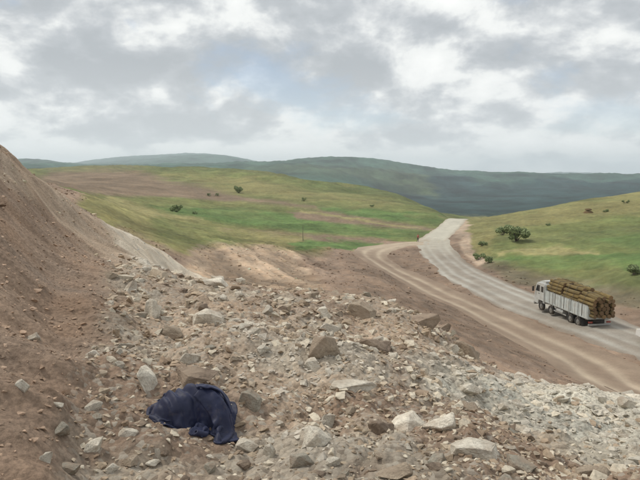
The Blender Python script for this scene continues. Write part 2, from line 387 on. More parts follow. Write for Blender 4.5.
def at(px, py, rmin=1.5):
    """where a sight line meets the ground"""
    d = ray(px, py); h = math.hypot(d[0], d[1]); lo, hi, m = math.log(rmin), math.log(8000), 260
    for _ in range(2):
        r = np.exp(np.linspace(lo, hi, m)); t = r / h; g = gz_arr(d[0] * t, d[1] * t); b = EYE + d[2] * t < g
        k = int(np.argmax(b)) if b.any() else m - 1
        lo, hi, m = math.log(r[max(k - 1, 0)]), math.log(r[k]) + 1e-6, 40
    return Vector((d[0] * t[k], d[1] * t[k], g[k]))

# ------------------------------------------------------------------ materials
def mat(name, build):
    m = bpy.data.materials.new(name); m.use_nodes = True; t = m.node_tree; t.nodes.clear()
    b = N(t, 'ShaderNodeBsdfPrincipled'); o = N(t, 'ShaderNodeOutputMaterial'); L(t, b.outputs[0], o.inputs[0])
    b.inputs['Specular IOR Level'].default_value = .2; b.inputs['Roughness'].default_value = .92
    build(t, b); return m
def tnoise(t, scale, vec=None, detail=5, rough=.6, dist=0):
    n = N(t, 'ShaderNodeTexNoise'); n.inputs['Scale'].default_value = scale; n.inputs['Detail'].default_value = detail
    n.inputs['Roughness'].default_value = rough; n.inputs['Distortion'].default_value = dist
    if vec is not None: L(t, vec, n.inputs['Vector'])
    return n.outputs[0]
def bump(t, b, h, strength=.4, dist=.02):
    n = N(t, 'ShaderNodeBump'); n.inputs['Strength'].default_value = strength; n.inputs['Distance'].default_value = dist
    L(t, h, n.inputs['Height']); L(t, n.outputs[0], b.inputs['Normal'])
def m_ground(t, b):
    at_ = N(t, 'ShaderNodeAttribute', attribute_name='Col'); ru = N(t, 'ShaderNodeAttribute', attribute_name='Rub')
    co = N(t, 'ShaderNodeTexCoord').outputs['Object']
    n1 = tnoise(t, 22, co, 6, .7); n2 = tnoise(t, .9, co, 8, .65); n3 = tnoise(t, .06, co, 8, .65)
    v = N(t, 'ShaderNodeTexVoronoi'); v.inputs['Scale'].default_value = 26; L(t, co, v.inputs['Vector'])
    g = mth(t, 'ADD', mth(t, 'ADD', mth(t, 'MULTIPLY', n1, .55), mth(t, 'MULTIPLY', n2, .45)), mth(t, 'MULTIPLY', n3, .5))
    f = ramp(t, g, [(.58, .56), (.75, 1.0), (.92, 1.5)])
    c = mixc(t, 1.0, at_.outputs['Color'], f, 'MULTIPLY')
    vs = N(t, 'ShaderNodeSeparateColor'); L(t, v.outputs['Color'], vs.inputs[0])
    bits = mth(t, 'MULTIPLY', ramp(t, vs.outputs[0], [(.70, 0), (.86, .55), (1, .8)]), ru.outputs['Fac'])
    c = mixc(t, bits, c, (.40, .36, .30))
    dk = mth(t, 'MULTIPLY', ramp(t, vs.outputs[1], [(.72, 0), (.95, .5)]), ru.outputs['Fac'])
    c = mixc(t, dk, c, (.10, .075, .055))
    L(t, c, b.inputs['Base Color'])
    h = mth(t, 'ADD', mth(t, 'MULTIPLY', n1, 1.0), mth(t, 'MULTIPLY', v.outputs['Distance'], -.6))
    bump(t, b, h, .8, .03)
MG = mat('ground_soil_and_grass', m_ground)
def m_road(c0, c1):
    def f(t, b):
        at_ = N(t, 'ShaderNodeAttribute', attribute_name='Col'); co = N(t, 'ShaderNodeTexCoord').outputs['Object']
        n = mth(t, 'ADD', mth(t, 'MULTIPLY', tnoise(t, .5, co, 8, .7), .6), mth(t, 'MULTIPLY', tnoise(t, 7, co, 5, .7), .4))
        L(t, mixc(t, 1.0, at_.outputs['Color'], ramp(t, n, [(.3, c0), (.5, 1.0), (.7, c1)]), 'MULTIPLY'), b.inputs['Base Color'])
        bump(t, b, n, .5, .04)
    return f
MROAD = mat('gravel_road_surface', m_road(.72, 1.25))
def m_rock(lo, hi, sc_=1.0, soil=.8):
    def f(t, b):
        co = N(t, 'ShaderNodeTexCoord').outputs['Object']; oi = N(t, 'ShaderNodeObjectInfo').outputs['Random']
        off = N(t, 'ShaderNodeVectorMath', operation='ADD'); L(t, co, off.inputs[0])
        cmb_ = N(t, 'ShaderNodeCombineXYZ'); L(t, mth(t, 'MULTIPLY', oi, 37), cmb_.inputs[0]); L(t, cmb_.outputs[0], off.inputs[1])
        v = off.outputs[0]
        n = tnoise(t, 2.2 * sc_, v, 8, .68, .6); n2 = tnoise(t, 12 * sc_, v, 4, .6)
        c = mixc(t, ramp(t, n, [(.33, 0), (.66, 1)]), lo, hi)
        c = mixc(t, 1.0, c, ramp(t, n2, [(.3, .72), (.5, 1), (.7, 1.15)]), 'MULTIPLY')
        c = mixc(t, 1.0, c, ramp(t, oi, [(0, .82), (1, 1.15)]), 'MULTIPLY')
        # soil clinging to it in patches
        c = mixc(t, ramp(t, tnoise(t, 1.3 * sc_, v, 5, .6), [(.47, 0), (.62, soil)]), c, (.34, .265, .20))
        L(t, c, b.inputs['Base Color']); bump(t, b, mth(t, 'ADD', n, mth(t, 'MULTIPLY', n2, .4)), .7, .06)
    return f
MR = {'pale': mat('pale_limestone', m_rock((.54, .48, .39), (.74, .69, .59), 1.0, .5)),
      'grey': mat('grey_stone', m_rock((.30, .275, .225), (.44, .405, .335))),
      'tan': mat('tan_stone', m_rock((.30, .24, .18), (.44, .365, .28))),
      'brown': mat('brown_clod', m_rock((.20, .15, .112), (.30, .235, .18)))}

# ------------------------------------------------------------------ ground sheet (finer where the works and rubble are)
th_in = np.linspace(-.60, .60, 760); th_out = np.linspace(.60, 2 * math.pi - .60, 150)[1:-1]
ths = np.r_[th_in, th_out]
rr = np.r_[0.3, .8, 1.4, np.exp(np.linspace(math.log(2.0), math.log(17), 520)), np.exp(np.linspace(math.log(17.12), math.log(700), 430)), np.exp(np.linspace(math.log(715), math.log(9000), 200)), 12000]
TT, RR = np.meshgrid(ths, rr)
X, Y = RR * np.sin(TT), RR * np.cos(TT)
Z, C, RUB = ground(X, Y)
Z[RR > 9500] = -60
nr, ntt = X.shape
idx = np.arange(nr * ntt).reshape(nr, ntt); nx = np.roll(idx, -1, axis=1)
F = np.stack([idx[:-1], idx[1:], nx[1:], nx[:-1]], -1).reshape(-1, 4)[:, ::-1]
me = np_mesh('ground', np.stack([X, Y, Z], -1).reshape(-1, 3), F)
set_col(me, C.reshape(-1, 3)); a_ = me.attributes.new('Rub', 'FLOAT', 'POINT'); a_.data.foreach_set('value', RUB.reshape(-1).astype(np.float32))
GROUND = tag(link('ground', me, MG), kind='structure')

def road(name, line, half, prof, colf, lift, na=25, seed=0):
    t = np.gradient(line, axis=0); t /= np.linalg.norm(t, axis=1)[:, None]; nrm = np.c_[t[:, 1], -t[:, 0]]
    s = np.r_[0, np.cumsum(np.linalg.norm(np.diff(line, axis=0), axis=1))]
    k = np.linspace(-1, 1, na)
    wl = half * (1 + .17 * fbm(s * .25, s * 0 + 3, seed, 5, .6)); wr = half * (1 + .17 * fbm(s * .25, s * 0 + 9, seed + 5, 5, .6))
    half_ = np.where(k[None] < 0, wl[:, None], wr[:, None])
    px_ = line[:, 0][:, None] + nrm[:, 0][:, None] * half_ * k; py_ = line[:, 1][:, None] + nrm[:, 1][:, None] * half_ * k
    z = base_h(px_, py_); z = smooth(z, 6)
    lat = half_ * k + .55 * fbm(s * .045, s * 0, seed + 20, 3)[:, None]; z = z + lift * (1 - np.abs(k[None]) ** 6 * 1.6) + prof(lat, s[:, None] + 0 * lat)
    idx = np.arange(px_.size).reshape(px_.shape)
    F = np.stack([idx[:-1, :-1], idx[:-1, 1:], idx[1:, 1:], idx[1:, :-1]], -1).reshape(-1, 4)
    m_ = np_mesh(name, np.stack([px_, py_, z], -1).reshape(-1, 3), F)
    set_col(m_, colf(lat, s[:, None] + 0 * lat, px_, py_).reshape(-1, 3))
    return tag(link(name, m_, MROAD), kind='structure')
def ruts(c, wd): return lambda a: sum(np.exp(-((a - k) / wd) ** 2) for k in c)
def mixn(a, b, m): return np.array(a) * (1 - m[..., None]) + np.array(b) * m[..., None]
GR, GRL, TR, TRL = (.235, .195, .155), (.39, .37, .325), (.235, .172, .125), (.43, .35, .262)
rg = ruts((-2.3, -.9, 1.0, 2.3), .34)
road('gravel_road', gravel_line, 3.4, lambda a, s: -.05 * rg(a) + .03 * fbm(a, s * .3, 3, 3),
     lambda a, s, x, y: mixn(mixn(GR, GRL, np.clip(.75 * rg(a) * (.75 + .6 * fbm(a * .4, s * .12, 5, 3)) + .30 * (1 - sstep(2.2, 3.3, np.abs(a))) + .25 * fbm(a * .8, s * .3, 6, 4), 0, 1)), (.42, .39, .325), .85 * sstep(s.max() - 30, s.max() - 8, s + 5 * fbm(a * .5, s * .1, 18, 3))), .10, 29, 2)
road('concrete_road', pale_line, 3.3, lambda a, s: -.14 * (1 - sstep(0, 9, s + 3 * fbm(a * .6, s * 0, 4, 3))) , lambda a, s, x, y: mixn((.37, .315, .245), mixn((.36, .34, .285), (.53, .50, .415), np.clip(.5 + .6 * fbm(a * .35, s * .05, 9, 4), 0, 1)), sstep(2, 13, s + 5 * fbm(a * .5, s * .1, 14, 3)) * (1 - .85 * sstep(2.0, 3.2, np.abs(a)))), .13, 33, 8)
tk = ruts((-1.25, 1.15), .46)
road('dirt_track', track_line, 3.3, lambda a, s: -.06 * tk(a) + .03 * fbm(a, s * .3, 13, 3),
     lambda a, s, x, y: mixn(TR, TRL, np.clip(.85 * tk(a) * (.8 + .5 * fbm(a * .3, s * .1, 15, 3)) + .12 + .22 * fbm(a * .8, s * .3, 16, 4) + .7 * sstep(s.max() - 32, s.max() - 8, s), 0, 1)), .08, 29, 12)

# ------------------------------------------------------------------ rocks
def rock_mesh(name, seed, npts=18, detail=True, flat=1.0):
    rnd = random.Random(seed); bm = bmesh.new()
    for _ in range(npts):
        v = Vector((rnd.gauss(0, 1), rnd.gauss(0, 1), rnd.gauss(0, 1))).normalized() * rnd.uniform(.78, 1.0)
        bm.verts.new((v.x * .5, v.y * .5, v.z * .5 * flat))
    r_ = bmesh.ops.convex_hull(bm, input=bm.verts)
    bmesh.ops.delete(bm, geom=[g for g in r_['geom_interior'] if isinstance(g, bmesh.types.BMVert)], context='VERTS')
    if detail:
        bmesh.ops.bevel(bm, geom=list(bm.edges), offset=.012, segments=1, affect='EDGES', profile=.6)
        bmesh.ops.triangulate(bm, faces=bm.faces)
        bmesh.ops.subdivide_edges(bm, edges=[e for e in bm.edges if e.calc_length() > .09], cuts=2, use_grid_fill=True)
        bmesh.ops.triangulate(bm, faces=bm.faces)
        co = np.array([v.co for v in bm.verts]); bm.normal_update()
        d = fbm(co[:, 0] * 3.1 + co[:, 2] * 1.7 + seed, co[:, 1] * 3.1 - co[:, 2] * 2.3, seed, 3) * .045 + fbm(co[:, 0] * 9 + co[:, 2] * 5, co[:, 1] * 9 + co[:, 2] * 4 + seed, seed + 3, 3) * .018
        for v, k in zip(bm.verts, d): v.co += v.normal * float(k)
    me = bpy.data.meshes.new(name); bm.to_mesh(me); bm.free()
    me.polygons.foreach_set('use_smooth', np.full(len(me.polygons), False))
    v = np.array([p.co for p in me.vertices]); lo, hi = v.min(0), v.max(0)
    v = (v - (lo + hi) / 2) / (hi - lo); me.vertices.foreach_set('co', v.astype(np.float32).ravel()); me.update()   # unit box
    return me
KINDS = ['pale', 'grey', 'tan', 'brown']
ROCKS = {}
for k in KINDS:
    ROCKS[k] = []
    for s in range(9):
        m_ = rock_mesh('rock', 100 + s * 7, 10 + (s % 4) * 2); m_.materials.append(MR[k]); ROCKS[k].append(m_)
def put_rock(name, p, wd, dp, ht, kind, var, rz, tilt=(0, 0), sink=.3):
    o = bpy.data.objects.new(name, ROCKS[kind][var % 9]); COL.objects.link(o)
    o.scale = (wd, dp, ht); o.rotation_euler = (tilt[0], tilt[1], rz)
    o.location = (p[0], p[1], p[2] + ht * (.5 - sink)); return o
NAMED = [ # px, py(base), width px, height px, kind, name, tilt about view axis, label
 (330,331,22,10,'pale','flat_rock',.25,'bright white flat slab on the crest of the rubble heap'),
 (325,353,36,24,'tan','rock',.55,'long smooth tan rock tilted just below the bright white slab'),
 (323,317,17,14,'pale','rock',.4,'pale rounded rock just above the bright white slab'),
 (361,314,32,17,'tan','boulder',.1,'pyramid shaped grey brown boulder standing alone on the bare crest'),
 (374,350,34,17,'brown','boulder',-.1,'brown boulder with dark hollow beneath, below the pyramid shaped boulder'),
 (352,390,48,11,'pale','flat_rock',.06,'long pale flat slab lying level in the middle of the rubble'),
 (409,428,52,20,'pale','boulder',-.1,'large pale blocky boulder with shadowed underside next to pale gravel'),
 (440,428,30,24,'pale','boulder',.3,'smooth pale boulder leaning against the large pale blocky one'),
 (314,445,34,27,'pale','rock',.5,'pale angular diamond shaped rock in front of the rubble'),
 (328,425,15,16,'pale','rock',0,'small rounded pale rock touching the diamond shaped rock'),
 (302,463,38,15,'grey','flat_rock',.45,'thin grey slab propped up with a dark gap beneath'),
 (247,447,28,12,'pale','rock',.05,'pale flat rock just past the trailing sleeve of the jacket'),
 (269,454,16,16,'pale','rock',.2,'small upright pale rock between the jacket and the propped slab'),
 (381,434,26,20,'brown','rock',0,'dark reddish brown rock beside the large pale blocky boulder'),
 (332,466,18,14,'pale','rock',.3,'pale chip right of the propped grey slab'),
 (95,448,22,20,'pale','rock',.7,'pale jagged rock with a pointed tip on the open dirt'),
 (58,433,20,11,'grey','flat_rock',-.1,'flat grey stone casting a dark hollow on the open dirt'),
 (68,472,26,12,'grey','rock',.1,'low grey green stone at the foot of the open dirt'),
 (46,460,16,11,'pale','rock',-.2,'small pale stone between two grey stones on the open dirt'),
 (93,358,14,10,'pale','rock',.1,'lone pale stone on the cut slope above the jacket'),
 (22,388,13,10,'pale','rock',.1,'lone pale stone low on the bare cut slope'),
 (209,322,34,17,'pale','boulder',.05,'broad pale humped boulder above the jacket'),
 (152,315,17,22,'pale','rock',.3,'tall pale rock at the edge of the heap beside the cut slope'),
 (131,291,18,9,'pale','rock',-.6,'thin pale shard at the top of the heap beside the cut slope'),
 (219,284,36,9,'pale','flat_rock',.3,'pale long slab on the skyline of the heap beside the dusty bank'),
 (266,312,15,8,'pale','rock',-.3,'small pale shard on the upper heap'),
 (197,379,44,12,'brown','flat_rock',.05,'wide brown slab directly behind the navy jacket'),
 (190,362,20,13,'pale','rock',.2,'pale broken rock behind the wide brown slab'),
 (150,384,15,26,'pale','rock',-.5,'narrow pale rock standing left of the jacket'),
 (313,369,20,14,'pale','rock',.4,'pale rock above the long level slab'),
 (474,452,56,18,'pale','boulder',-.1,'wide pale boulder half buried where pale gravel meets brown rubble'),
 (466,356,30,18,'tan','boulder',.4,'tan curved boulder at the brink above the dirt track'),
 (424,326,34,16,'brown','boulder',.1,'brown lump of earth at the brink beside the tan curved boulder'),
 (440,462,30,14,'grey','rock',.2,'grey rock in front of the wide half buried pale boulder'),
 (395,474,44,18,'tan','boulder',.1,'broad tan rock at the front of the rubble'),
 (520,470,36,16,'grey','rock',.1,'grey rock at the lower rim of the pale gravel'),
 (588,476,30,14,'tan','rock',-.2,'tan rock at the lower rim of the pale gravel'),
 (112,470,16,9,'pale','rock',0,'pale stone in the open dirt in front of the jacket'),
 (128,436,20,10,'pale','rock',-.3,'chalky splinter beside the hem of the jacket'),
 (250,402,24,16,'grey','rock',.2,'grey green crumbling rock right beside the jacket'),
]
OCC = []
for i, (px, py, wp_, hp, kd, nm, roll, lab) in enumerate(NAMED):
    p = at(px, py, 2); r_ = math.hypot(p.x, p.y); k = math.hypot(r_, EYE - p.z) / FPX
    q_ = .78 if py > 440 else .95
    wd, ht = wp_ * k * q_, hp * k * 1.35 * q_
    o = put_rock(nm, p, wd, max(wd * .75, ht * .7), ht, kd, i * 5 + 1, math.atan2(-p.x, p.y) + random.uniform(-.2, .2), (random.uniform(-.15, .15), roll), .42)
    tag(o, lab, 'rock'); OCC.append((p.x, p.y, wd * .5))
JP = at(193, 428, 2)
OCC.append((JP.x, JP.y + .1, .42))
rng = np.random.default_rng(5)
def scatter(n_, r0, r1, t0=-.56, t1=.56, power=0.0):
    th = rng.uniform(t0, t1, n_); r = np.exp(rng.uniform(math.log(r0), math.log(r1), n_)); return np.sin(th) * r, np.cos(th) * r, r
xs, ys, rs = scatter(3000, 2.75, 14.5)
zs, cs, rb = ground(xs, ys)
px_, py_ = project(xs, ys, zs)
pale_zone = cs.mean(1) > .33
cnt = 0
GRP = {'pale': ('small pale broken rock in the rubble near the ', 'small pale rocks in the rubble'),
       'grey': ('small grey stone in the rubble near the ', 'small grey stones in the rubble'),
       'tan': ('small tan rock in the rubble near the ', 'small tan rocks in the rubble'),
       'brown': ('small dark brown clod in the rubble near the ', 'brown clods in the rubble')}
SLO = ('small pale stone strewn on bare dirt near the ', 'small stones on the bare dirt')
GRV = ('small whitish stone in the pale gravel near the ', 'stones in the pale gravel')
SHORT = {0:'bright white flat slab',1:'long smooth tan rock',3:'pyramid shaped boulder on the crest',4:'brown boulder with the dark hollow',5:'long level pale slab',6:'large pale blocky boulder',7:'smooth leaning pale boulder',8:'diamond shaped pale rock',10:'propped grey slab',11:'pale flat rock past the sleeve',13:'dark reddish brown rock',15:'pale jagged pointed rock',16:'flat grey stone with the hollow',17:'low grey green stone',19:'lone stone on the cut slope',21:'broad pale humped boulder',22:'tall pale rock by the cut slope',24:'long slab on the skyline',25:'pale shard on the upper heap',26:'wide brown slab behind the jacket',28:'narrow pale rock left of the jacket',30:'wide half buried pale boulder',31:'tan curved boulder at the brink',32:'brown earth lump at the brink',34:'broad tan rock at the front',35:'grey rock below the gravel',36:'tan rock below the gravel',37:'pale stone before the jacket',39:'crumbling rock beside the jacket'}
for i in range(3000):
    if cnt >= 250: break
    if rb[i] < .15 and (rng.random() > .07 or rs[i] > 6.5): continue
    sz = rng.choice([9, 10, 11, 12, 13, 15, 17, 20], p=[.2, .2, .17, .13, .12, .1, .05, .03]) * rs[i] / FPX * 1.05
    if rs[i] > 9: sz *= .85
    if any((xs[i] - a) ** 2 + (ys[i] - b) ** 2 < (c + sz * .5) ** 2 for a, b, c in OCC): continue
    OCC.append((xs[i], ys[i], sz * .5))
    if rb[i] < .15: kd, (lb, gp) = 'pale', SLO
    elif pale_zone[i]: kd = 'pale'; lb, gp = GRV
    else: kd = rng.choice(KINDS, p=[.34, .16, .24, .26]); lb, gp = GRP[kd]
    o = put_rock('rock', (xs[i], ys[i], zs[i]), sz, sz * rng.uniform(.6, 1), sz * rng.uniform(.4, .75), str(kd), int(rng.integers(9)), rng.uniform(0, 6.28), (rng.uniform(-.4, .4), rng.uniform(-.4, .4)), .40)
    j = min([6, 7, 30, 31, 35, 36] if gp == GRV[1] else SHORT, key=lambda q: (OCC[q][0] - xs[i]) ** 2 + (OCC[q][1] - ys[i]) ** 2)
    tag(o, lb + SHORT[j], 'rock', gp); cnt += 1

# loose stones too small to pick apart: one mesh
def pebble_field(name, n_, r0, r1, sizef, accept, colf, seeds=14, t0=-.57, t1=.57, lift=.08):
    protos = []
    for s in range(seeds):
        m_ = rock_mesh('tmp', 900 + s, 9, False)
        m_.calc_loop_triangles(); v = np.array([p.co for p in m_.vertices]); f = np.array([t.vertices for t in m_.loop_triangles]); protos.append((v, f)); bpy.data.meshes.remove(m_)
    xs, ys, rs = scatter(n_, r0, r1, t0, t1); z, c, rb = ground(xs, ys); keep = accept(xs, ys, rs, c, rb)
    xs, ys, rs, z, c, rb = [q[keep] for q in (xs, ys, rs, z, c, rb)]
    sz = sizef(rs, len(xs)); V, F_, CC = [], [], []; off = 0
    cols = colf(c, rb, len(xs))
    for i in range(len(xs)):
        v, f = protos[i % seeds]; a, b, g = rng.uniform(0, 6.28, 3)
        ca, sa, cb, sb = math.cos(a), math.sin(a), math.cos(b * .12), math.sin(b * .12)
        s = sz[i]; q = v * np.array([s, s * (.55 + .4 * math.sin(g) ** 2), s * (.35 + .35 * math.cos(g) ** 2)])
        q = np.c_[q[:, 0], q[:, 1] * cb - q[:, 2] * sb, q[:, 1] * sb + q[:, 2] * cb]
        q = np.c_[q[:, 0] * ca - q[:, 1] * sa, q[:, 0] * sa + q[:, 1] * ca, q[:, 2]] + np.array([xs[i], ys[i], z[i] + s * lift])
        V.append(q); F_.append(f + off); CC.append(np.repeat(cols[i:i + 1], len(v), 0)); off += len(v)
    m_ = np_mesh(name, np.vstack(V), np.vstack(F_), False); set_col(m_, np.vstack(CC))
    return link(name, m_, MPEB)
def m_peb(t, b):
    at_ = N(t, 'ShaderNodeAttribute', attribute_name='Col'); co = N(t, 'ShaderNodeTexCoord').outputs['Object']
    n = tnoise(t, 30, co, 5, .65)
    L(t, mixc(t, 1.0, at_.outputs['Color'], ramp(t, n, [(.3, .65), (.5, 1.0), (.7, 1.2)]), 'MULTIPLY'), b.inputs['Base Color']); bump(t, b, n, .6, .02)
MPEB = mat('loose_stone', m_peb)
PEBC = np.array([(.58, .525, .42), (.46, .39, .30), (.39, .305, .215), (.31, .235, .165), (.24, .175, .12)])
def peb_col(c, rb, m_):
    k = rng.choice(5, m_, p=[.17, .14, .22, .25, .22]); q = PEBC[k] * rng.uniform(.85, 1.15, (m_, 1))
    pz = (c.mean(1) > .33)[:, None]; q = np.where(pz, np.array([.55, .505, .43]) * rng.uniform(.7, 1.15, (m_, 1)), q)
    q = q * .72 + c * .28
    sl = (rb < .2)[:, None]; return np.where(sl & ~pz, c * rng.uniform(.8, 1.7, (m_, 1)), q)
o = pebble_field('rubble', 14000, 2.4, 15.5, lambda r, m_: r / FPX * np.exp(rng.normal(1.42, .45, m_)), lambda x, y, r, c, rb: rng.random(len(x)) < np.clip(rb * (.28 + .9 * sstep(-.15, .25, fbm(x * .9 + 3, y * .9, 101, 4))) + .2 * (r < 7), 0, 1), peb_col)
tag(o, 'loose broken stones and clods strewn over the spoil heap', 'rubble', kind='stuff')
o = pebble_field('rubble', 4200, 2.6, 14, lambda r, m_: r / FPX * np.exp(rng.normal(2.0, .33, m_)), lambda x, y, r, c, rb: (rb > .4) & (rng.random(len(x)) < .25 + .75 * sstep(-.1, .3, fbm(x * .7 + 5, y * .7, 99, 3))),
                 lambda c, rb, m_: np.array([(.58, .515, .41), (.46, .38, .285), (.37, .288, .208)])[rng.choice(3, m_, p=[.45, .3, .25])] * rng.uniform(.85, 1.12, (m_, 1)), 14, -.40, .57, .0)
tag(o, 'half buried dusty broken blocks jumbled through the spoil heap', 'rubble', kind='stuff')
bare = lambda c: c[:, 1] < c[:, 0] * .86
def off_road(x, y): return np.minimum(np.minimum(dist_line(x, y, gravel_line) - 3.2, dist_line(x, y, pale_line) - 3.2), dist_line(x, y, track_line) - 3.0) > 0
o = pebble_field('clods', 9000, 17, 110, lambda r, m_: r / FPX * np.exp(rng.normal(.35, .45, m_)), lambda x, y, r, c, rb: bare(c) & off_road(x, y), lambda c, rb, m_: np.clip(c * rng.uniform(.85, 1.5, (m_, 1)), 0, .5), 8)
tag(o, 'clods and stones scattered over the bare works ground', 'clods', kind='stuff')
o = pebble_field('gravel', 5000, 4, 30, lambda r, m_: r / FPX * np.exp(rng.normal(.75, .45, m_)), lambda x, y, r, c, rb: (rb < .3) & (c.mean(1) < .30), lambda c, rb, m_: np.clip(c * rng.uniform(.7, 1.9, (m_, 1)), 0, .55), 8, -.57, -.05)
tag(o, 'small stones scattered over the bare cut slope', 'gravel', kind='stuff')

# ------------------------------------------------------------------ mesh builders for made things
def bm_box(bm, x0, x1, y0, y1, z0, z1, bev=0.0, taper=None):
    r_ = bmesh.ops.create_cube(bm, size=1); vs = r_['verts']
    for v in vs:
        v.co = Vector(((x0 + x1) / 2 + v.co.x * (x1 - x0), (y0 + y1) / 2 + v.co.y * (y1 - y0), (z0 + z1) / 2 + v.co.z * (z1 - z0)))
    if bev: bmesh.ops.bevel(bm, geom=list({e for v in vs for e in v.link_edges}), offset=bev, segments=2, affect='EDGES')
def bm_cyl(bm, p, q, r0, r1=None, seg=16, caps=True):
    p, q = Vector(p), Vector(q); d = q - p
    m_ = Matrix.Translation((p + q) / 2) @ d.to_track_quat('Z', 'Y').to_matrix().to_4x4()
    bmesh.ops.create_cone(bm, cap_ends=caps, segments=seg, radius1=r0, radius2=r0 if r1 is None else r1, depth=d.length, matrix=m_)
def bm_prism(bm, prof, y0, y1):
    a = [bm.verts.new((x, y0, z)) for x, z in prof]; b = [bm.verts.new((x, y1, z)) for x, z in prof]; n_ = len(prof)
    fs = [bm.faces.new(a), bm.faces.new(b[::-1])]
    for i in range(n_): fs.append(bm.faces.new((a[i], b[i], b[(i + 1) % n_], a[(i + 1) % n_])))
    bmesh.ops.recalc_face_normals(bm, faces=fs)
def done(bm, name, mat_, parent=None, smooth=False):
    bmesh.ops.recalc_face_normals(bm, faces=list(bm.faces))
    m_ = bpy.data.meshes.new(name); bm.to_mesh(m_); bm.free()
    if smooth: m_.polygons.foreach_set('use_smooth', np.full(len(m_.polygons), True))
    return link(name, m_, mat_, parent)
def pbox(name, mat_, parent, *a, bev=.01):
    bm = bmesh.new(); bm_box(bm, *a, bev=bev); return done(bm, name, mat_, parent)
def paint(c, rough=.5, dirt=.5, dcol=(.33, .28, .22), metal=0, spec=.4):
    def f(t, b):
        co = N(t, 'ShaderNodeTexCoord').outputs['Object']; b.inputs['Roughness'].default_value = rough; b.inputs['Metallic'].default_value = metal; b.inputs['Specular IOR Level'].default_value = spec
        n_ = tnoise(t, 1.6, co, 7, .65); L(t, mixc(t, ramp(t, n_, [(.38, 0), (.72, dirt)]), c, dcol), b.inputs['Base Color'])
    return f
M_BLUEWHITE = mat('truck_side_paint', paint((.55, .61, .61), .6, .6)); M_CAB = mat('truck_cab_paint', paint((.52, .54, .53), .5, .6))
M_BLACK = mat('chassis_black', paint((.03, .03, .03), .7, .5, (.16, .135, .11))); M_TYRE = mat('tyre_rubber', paint((.025, .025, .025), .9, .6, (.17, .14, .11)))
M_RIM = mat('wheel_steel', paint((.22, .22, .21), .5, .5)); M_STEEL = mat('grey_steel', paint((.34, .35, .34), .5, .4))
M_GLASS = mat('vehicle_glass', paint((.018, .022, .026), .08, .25, (.2, .18, .15), 0, .5)); M_RED = mat('lamp_red', paint((.30, .03, .02), .3, .3)); M_AMBER = mat('lamp_clear', paint((.7, .65, .55), .2, .2))
M_WHITECAR = mat('white_car_paint', paint((.72, .72, .70), .3, .25))
def wheel(parent, x, y, r_=.5, wd=.28, name='wheel', hub=True):
    e = empty(name); e.parent = parent; e.location = (x, y, r_)
    bm = bmesh.new(); n_ = 24; prof = [(-wd / 2, r_ * .6), (-wd / 2, r_ * .93), (-wd * .32, r_), (wd * .32, r_), (wd / 2, r_ * .93), (wd / 2, r_ * .6)]
    rings = []
    for i in range(n_):
        a = 2 * math.pi * i / n_; rings.append([bm.verts.new((math.cos(a) * q, yy, math.sin(a) * q)) for yy, q in prof])
    for i in range(n_):
        for j in range(len(prof) - 1): bm.faces.new((rings[i][j], rings[i][j + 1], rings[(i + 1) % n_][j + 1], rings[(i + 1) % n_][j]))
    done(bm, 'tyre', M_TYRE, e, True)
    bm = bmesh.new(); bm_cyl(bm, (0, -wd * .36, 0), (0, wd * .36, 0), r_ * .61, seg=20); bm_cyl(bm, (0, -wd * .55, 0), (0, wd * .55, 0), r_ * .22, seg=14)
    done(bm, 'rim', M_RIM, e)
    return e

# ------------------------------------------------------------------ the loaded truck, driving away along the gravel road
hd = Vector((-.14, .99, 0)).normalized(); hang = math.atan2(hd.y, hd.x)
TSC = .87
tx, ty = 23.55, 47.6
TZ = float(base_h(np.array([tx + hd.x * 5]), np.array([ty + hd.y * 5]))[0]) + .06
truck = tag(empty('truck', (tx, ty, TZ), hang), 'pale blue white flatbed truck heavily loaded with golden logs on gravel road', 'truck')
truck.scale = (TSC,) * 3
for x, dual in ((1.7, 1), (3.05, 1), (6.75, 0), (8.75, 0)):
    for sg in (-1, 1):
        wheel(truck, x, sg * 1.06, .5, .30)
        if dual: wheel(truck, x, sg * .72, .5, .28)
pbox('chassis', M_BLACK, truck, .3, 9.9, -.42, .42, .72, 1.02)
bed = pbox('cargo_bed', M_STEEL, truck, 0, 7.85, -1.24, 1.24, 1.10, 1.30)
for i in range(8): pbox('cross_beam', M_BLACK, bed, .3 + i, .42 + i, -1.2, 1.2, 1.0, 1.098, bev=0)
SBX = [(.03 + i * 1.56, .03 + i * 1.56 + 1.52) for i in range(5)]
for sg in (-1, 1):
    for a, b in SBX:
        p_ = pbox('side_panel', M_BLUEWHITE, truck, a, b, sg * 1.245 - .02, sg * 1.245 + .02, 1.16, 2.42)
        for k in range(4): pbox('rib', M_BLUEWHITE, p_, a + .12 + k * .42, a + .18 + k * .42, *(sorted((sg * 1.266, sg * 1.292))), 1.22, 2.36, bev=.006)
        pbox('top_rail', M_STEEL, p_, a, b, sg * 1.245 - .035, sg * 1.245 + .035, 2.424, 2.47, bev=.006)
    for a, b in SBX[:-1]: pbox('stake_post', M_STEEL, truck, b - .005, b + .045, sg * 1.25 - .05, sg * 1.25 + .05, 1.0, 2.55, bev=.006)
for sg in (-1, 1):
    g_ = pbox('tailgate_panel', M_BLUEWHITE, truck, -.03, .01, min(sg * .02, sg * 1.24), max(sg * .02, sg * 1.24), 1.16, 2.36)
    for k in range(3): pbox('rib', M_BLUEWHITE, g_, -.056, -.032, sg * (.25 + k * .36) - .03, sg * (.25 + k * .36) + .03, 1.22, 2.30, bev=.006)
pbox('headboard', M_BLUEWHITE, truck, 7.87, 7.95, -1.22, 1.22, 1.1, 2.9)
pbox('rear_bumper', M_STEEL, truck, -.12, .0, -1.18, 1.18, .52, .68)
